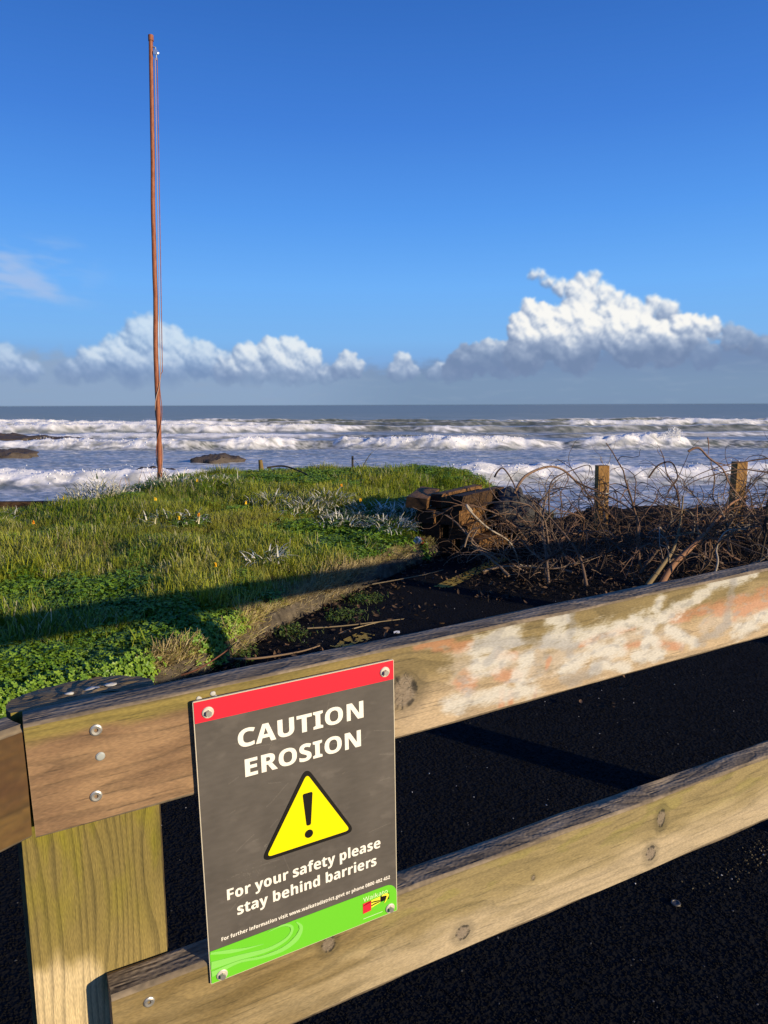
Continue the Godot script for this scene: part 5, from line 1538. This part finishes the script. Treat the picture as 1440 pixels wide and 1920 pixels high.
func sea() -> void:
	sea_n = fnl(501, 1.0, 3); sea_l = fnl(503, 1.0, 4)
	sea_l.fractal_type = FastNoiseLite.FRACTAL_RIDGED
	sea_b = fnl(502, 1.0, 2, FastNoiseLite.TYPE_CELLULAR); sea_b.cellular_return_type = FastNoiseLite.RETURN_DISTANCE
	var m := vmat(0.42, 0.45)
	m.normal_enabled = true
	m.normal_texture = noise_tex(0.02, 505, 4.5, 512)
	m.normal_scale = 0.65
	m.uv1_triplanar = true; m.uv1_world_triplanar = true; m.uv1_scale = Vector3(0.11, 0.11, 0.22)
	var lap := 0.02
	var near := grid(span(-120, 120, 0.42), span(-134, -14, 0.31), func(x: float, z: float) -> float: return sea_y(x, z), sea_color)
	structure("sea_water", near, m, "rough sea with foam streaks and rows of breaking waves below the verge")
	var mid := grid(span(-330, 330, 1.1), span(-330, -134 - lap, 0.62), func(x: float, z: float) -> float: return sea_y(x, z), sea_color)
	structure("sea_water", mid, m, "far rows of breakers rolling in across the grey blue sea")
	var far_zs := PackedFloat32Array([-30000, -12000, -6000, -3500, -2200, -1500, -1100])
	far_zs.append_array(span(-900, -330.02, 3.0))
	var far_xs := PackedFloat32Array([-30000, -8000, -3000, -1500])
	far_xs.append_array(span(-900, 900, 9.0)); far_xs.append_array(PackedFloat32Array([1500, 3000, 8000, 30000]))
	var fm := m.duplicate(); fm.uv1_scale = Vector3(0.03, 0.03, 0.06); fm.roughness = 0.5; fm.normal_scale = 0.3
	var far_sea := grid(far_xs, far_zs, func(x: float, z: float) -> float: return SEA + 0.5 * sin(z * 0.12 + 3.0 * sea_n.get_noise_2d(x * 0.004, z * 0.006)) * smoothstep(-900.0, -300.0, z), func(x: float, z: float, _y: float) -> Color:
		var f := smoothstep(0.45, 0.9, sea_l.get_noise_2d(x * 0.02, z * 0.11)) * 0.35 * smoothstep(-700.0, -330.0, z)
		return Color(0.26, 0.31, 0.26).lerp(Color(0.8, 0.8, 0.78), f))
	structure("sea_water", far_sea, fm, "open sea out to the horizon")
	for s in [-1, 1]:   # either side of the near sheet
		var side := grid(span(120.02, 330, 3.0) if s > 0 else span(-330, -120.02, 3.0), span(-134, -14, 2.0), func(x: float, z: float) -> float: return sea_y(x, z), sea_color)
		structure("sea_water", side, m, "surf to the %s of the verge beyond the picture" % ("right" if s > 0 else "left"))
	# torn foam thrown up along the breaking crests
	var clump := begin(true); blob(clump, Vector3.ZERO, Vector3.ONE, 12, 5, 7, 0.45)
	var places := []; var cols := PackedColorArray()
	rng.seed = 404
	for b in breakers:
		var reach: float = clampf(-float(b[0]) * 0.75, 40.0, 230.0)
		var count := int(reach * 2.0 * (11.0 if float(b[0]) > -130.0 else 5.0))
		for i in count:
			var x := rng.randf_range(-reach, reach)
			var zc: float = b[0] + float(b[3]) * x + float(b[4]) * sea_n.get_noise_2d(x * 0.018 + float(b[0]), 5.0) + 0.8 * sea_n.get_noise_2d(x * 0.12, float(b[0]))
			var br := along(b[2], x + 2.5 * sea_n.get_noise_2d(x * 0.15, float(b[0]) * 2.0))
			if rng.randf() > smoothstep(0.45, 0.9, br): continue
			var dz := rng.randfn(0.7, 0.8)
			var z := zc + dz
			var y := sea_y(x, z)
			if last_foam < 0.7: continue
			var lift := 0.0
			if rng.randf() < 0.4: lift = absf(rng.randfn(0, 0.22)) * float(b[1]) * (0.6 + 0.8 * sea_n.get_noise_2d(x * 0.2, 77.0))
			var r := rng.randf_range(0.03, 0.085) * (1.0 if lift <= 0.05 else 0.7) * (float(b[1]) / 2.0 + 0.2)
			places.append(Transform3D(Basis.from_euler(Vector3(rng.randf() * 6.0, rng.randf() * 6.0, 0)).scaled_local(Vector3(r, r * rng.randf_range(0.6, 1.0), r)), Vector3(x, y + lift, z)))
			cols.append(Color(0.90, 0.88, 0.83))
	# the burst of spray at one crest's end
	for i in 1500:
		var a := rng.randf()
		var x := 48.0 - 5.0 * pow(rng.randf(), 1.6)
		var zc := -117.0 + 0.02 * x + 5.0 * sea_n.get_noise_2d(x * 0.018 - 117.0, 5.0)
		var r := rng.randf_range(0.02, 0.06)
		places.append(Transform3D(Basis.IDENTITY.scaled(Vector3(r, r, r)), Vector3(x, SEA + 1.2 + 2.2 * a * maxf(0.0, 1.0 - absf(x - 47.0) / 4.0), zc + rng.randfn(0.2, 0.4))))
		cols.append(Color(0.90, 0.88, 0.83))
	scatter("foam_spray", finish(clump), vmat(0.7, 0.3), places, cols, "white foam thrown up along the breaking waves", "foam")

func sea_rock(at: Vector3, size: Vector3, seed_: int, label: String, called := "sea_rock") -> void:
	var n := fnl(seed_, 1.0, 4)
	var st := begin(true)
	var rings := 14; var sides := 40
	var f := func(i: int, k: int) -> Vector3:
		var q := float(i) / rings
		var t := TAU * (k % sides) / sides
		var d := Vector2(cos(t), sin(t))
		var out := 1.0 + 0.55 * n.get_noise_2d(d.x * 1.3, d.y * 1.3) + 0.22 * n.get_noise_3d(d.x * 6.0, q * 8.0, d.y * 6.0)
		var rad := out * (q / 0.6 if q < 0.6 else 1.0 + (q - 0.6) * 0.30)
		var y := 1.0 if q < 0.6 else 1.0 - (q - 0.6) / 0.4 * 1.4
		y += 0.55 * n.get_noise_2d(d.x * rad * 1.6 + 5.0, d.y * rad * 1.6) * (1.0 if q < 0.75 else 0.4) - 0.35 * (rad * rad if q < 0.6 else 1.0)
		return Vector3(d.x * rad * size.x, y * size.y * 0.8, d.y * rad * size.z)
	for i in rings:
		for k in sides:
			quad(st, f.call(i, k), f.call(i, k + 1), f.call(i + 1, k + 1), f.call(i + 1, k))
	var m := mat(Color(0.29, 0.25, 0.21), 0.7)
	m.normal_enabled = true; m.normal_texture = rock_normal
	m.uv1_triplanar = true; m.uv1_scale = Vector3(0.5, 1.2, 0.5); m.normal_scale = 1.5
	var o := put(called, finish(st), m)
	o.position = at
	tag(o, label, "rock", "rocks in the surf")

var rock_normal: ImageTexture

func sea_rocks() -> void:
	rock_normal = noise_tex(0.03, 601, 7.0, 256)
	sea_rock(Vector3(-72.0, SEA + 0.1, -137.0), Vector3(9.5, 1.75, 5.0), 1, "long flat brown rock shelf in the surf at the left, the farthest out", "rock_shelf")
	sea_rock(Vector3(-62.0, SEA + 0.0, -136.0), Vector3(6.5, 1.35, 4.0), 2, "sloping brown rock at the right end of the farthest rock shelf", "rock_shelf")
	sea_rock(Vector3(-53.5, SEA + 0.0, -99.0), Vector3(5.2, 1.25, 3.0), 3, "low brown rock at the left picture edge nearer than the long shelf")
	sea_rock(Vector3(-20.8, SEA + 0.0, -88.5), Vector3(2.75, 1.15, 2.0), 4, "isolated flat topped brown rock right of the rusty pole")
	sea_rock(Vector3(-22.5, SEA + 0.25, -68.5), Vector3(3.0, 0.95, 1.6), 5, "low dark rock washed by the near wave just left of the rusty pole")

# ---------------------------------------------------------------- the scene
func _ready() -> void:
	var cam := Camera3D.new()
	cam.name = "camera"
	cam.fov = 71.6
	cam.near = 0.05
	cam.far = 45000.0
	add_child(cam)
	cam.position = Vector3(0, 1.5, 0)
	cam.basis = Basis(Vector3.RIGHT, -deg_to_rad(8.5665)) * Basis(Vector3.BACK, -0.00347)
	cam.current = true

	var env := Environment.new()
	env.background_mode = Environment.BG_SKY
	var sky := Sky.new()
	var pano := PanoramaSkyMaterial.new()
	pano.panorama = sky_panorama()
	sky.sky_material = pano
	env.sky = sky
	env.background_energy_multiplier = 0.80
	env.tonemap_mode = Environment.TONE_MAPPER_LINEAR
	env.tonemap_exposure = 1.27
	env.sdfgi_enabled = true; env.ssao_enabled = true; env.ssil_enabled = true
	var we := WorldEnvironment.new()
	we.name = "world_environment"
	we.environment = env
	add_child(we)

	var sun := DirectionalLight3D.new()
	sun.name = "sun"
	sun.light_energy = 1.5
	sun.light_color = Color(1.0, 0.92, 0.79)
	sun.light_angular_distance = 0.5
	sun.shadow_enabled = true
	add_child(sun)
	var el := deg_to_rad(12.1)
	var to_sun := Vector3(0.829 * cos(el), sin(el), 0.559 * cos(el))
	sun.look_at_from_position(Vector3.ZERO, -to_sun, Vector3.UP)

	n_land = fnl(1, 1.0, 3)
	n_fine = fnl(2, 1.0, 2)

	land()
	sea()
	sea_rocks()
	barrier()
	sign_board()
	flag_pole()
	right_side_posts()
	lumber()
	boulder()
	dead_brush()
	greenery()
	silver_plant(Vector2(-3.47, -8.55), 0.44, 620, 0.36, 0.9, "dense silver leaved mound on the verge's left rim before the sea", 1)
	silver_plant(Vector2(-2.72, -9.0), 0.42, 320, 0.24, 0.65, "silver green plant at the foot of the rusty pole", 2)
	silver_plant(Vector2(-2.15, -9.1), 0.38, 170, 0.14, 0.6, "low silver leaved plant right of the rusty pole's foot", 3)
	silver_plant(Vector2(-4.35, -7.7), 0.4, 90, 0.12, 0.4, "sparse silver leaved plant at the left picture edge", 4)
	silver_plant(Vector2(-2.05, -6.9), 0.36, 120, 0.12, 0.5, "silver leaved plant amid yellow flowers in the middle of the verge", 5)
	silver_plant(Vector2(-0.94, -5.55), 0.17, 60, 0.12, 0.6, "small silver leaved tuft in the middle of the long grass", 6)
	var spots := [[-1.25, -7.9, 0.26, "left end"], [-0.85, -7.6, 0.30, "left part"], [-0.62, -7.95, 0.28, "back"], [-0.45, -7.25, 0.28, "front"], [-0.15, -7.6, 0.32, "middle"], [0.05, -7.1, 0.28, "front right"], [0.22, -7.55, 0.30, "right"], [0.35, -7.95, 0.26, "back right"]]
	for i in spots.size():
		silver_plant(Vector2(spots[i][0], spots[i][1]), spots[i][2], 230, 0.14, 0.7, "silver leaved plant at the %s of the patch left of the stacked timbers" % spots[i][3], 10 + i)
	var where := [[-2.40, -7.45, "left of a pair beside the mid verge silver plant"], [-1.97, -6.65, "orange one standing lowest beside the mid verge silver plant"], [-1.80, -6.85, "lying to the right of the mid verge silver plant"], [-1.28, -5.06, "orange brown one just beyond the rail's shadow"], [-3.72, -8.2, "at the left rim below the silver mound"], [-3.51, -6.98, "pale one far left on the verge"], [-2.25, -8.6, "between the pole's foot and the hollow"], [-1.40, -7.2, "right of the bare hollow"], [-0.55, -8.3, "at the back of the silver patch"], [0.30, -8.1, "at the right back of the silver patch"], [-0.30, -7.75, "amid the silver patch"]]
	for i in where.size():
		flower(Vector2(where[i][0], where[i][1]), 0.13, "closed yellow flower " + where[i][2], 1 + i)
	litter()
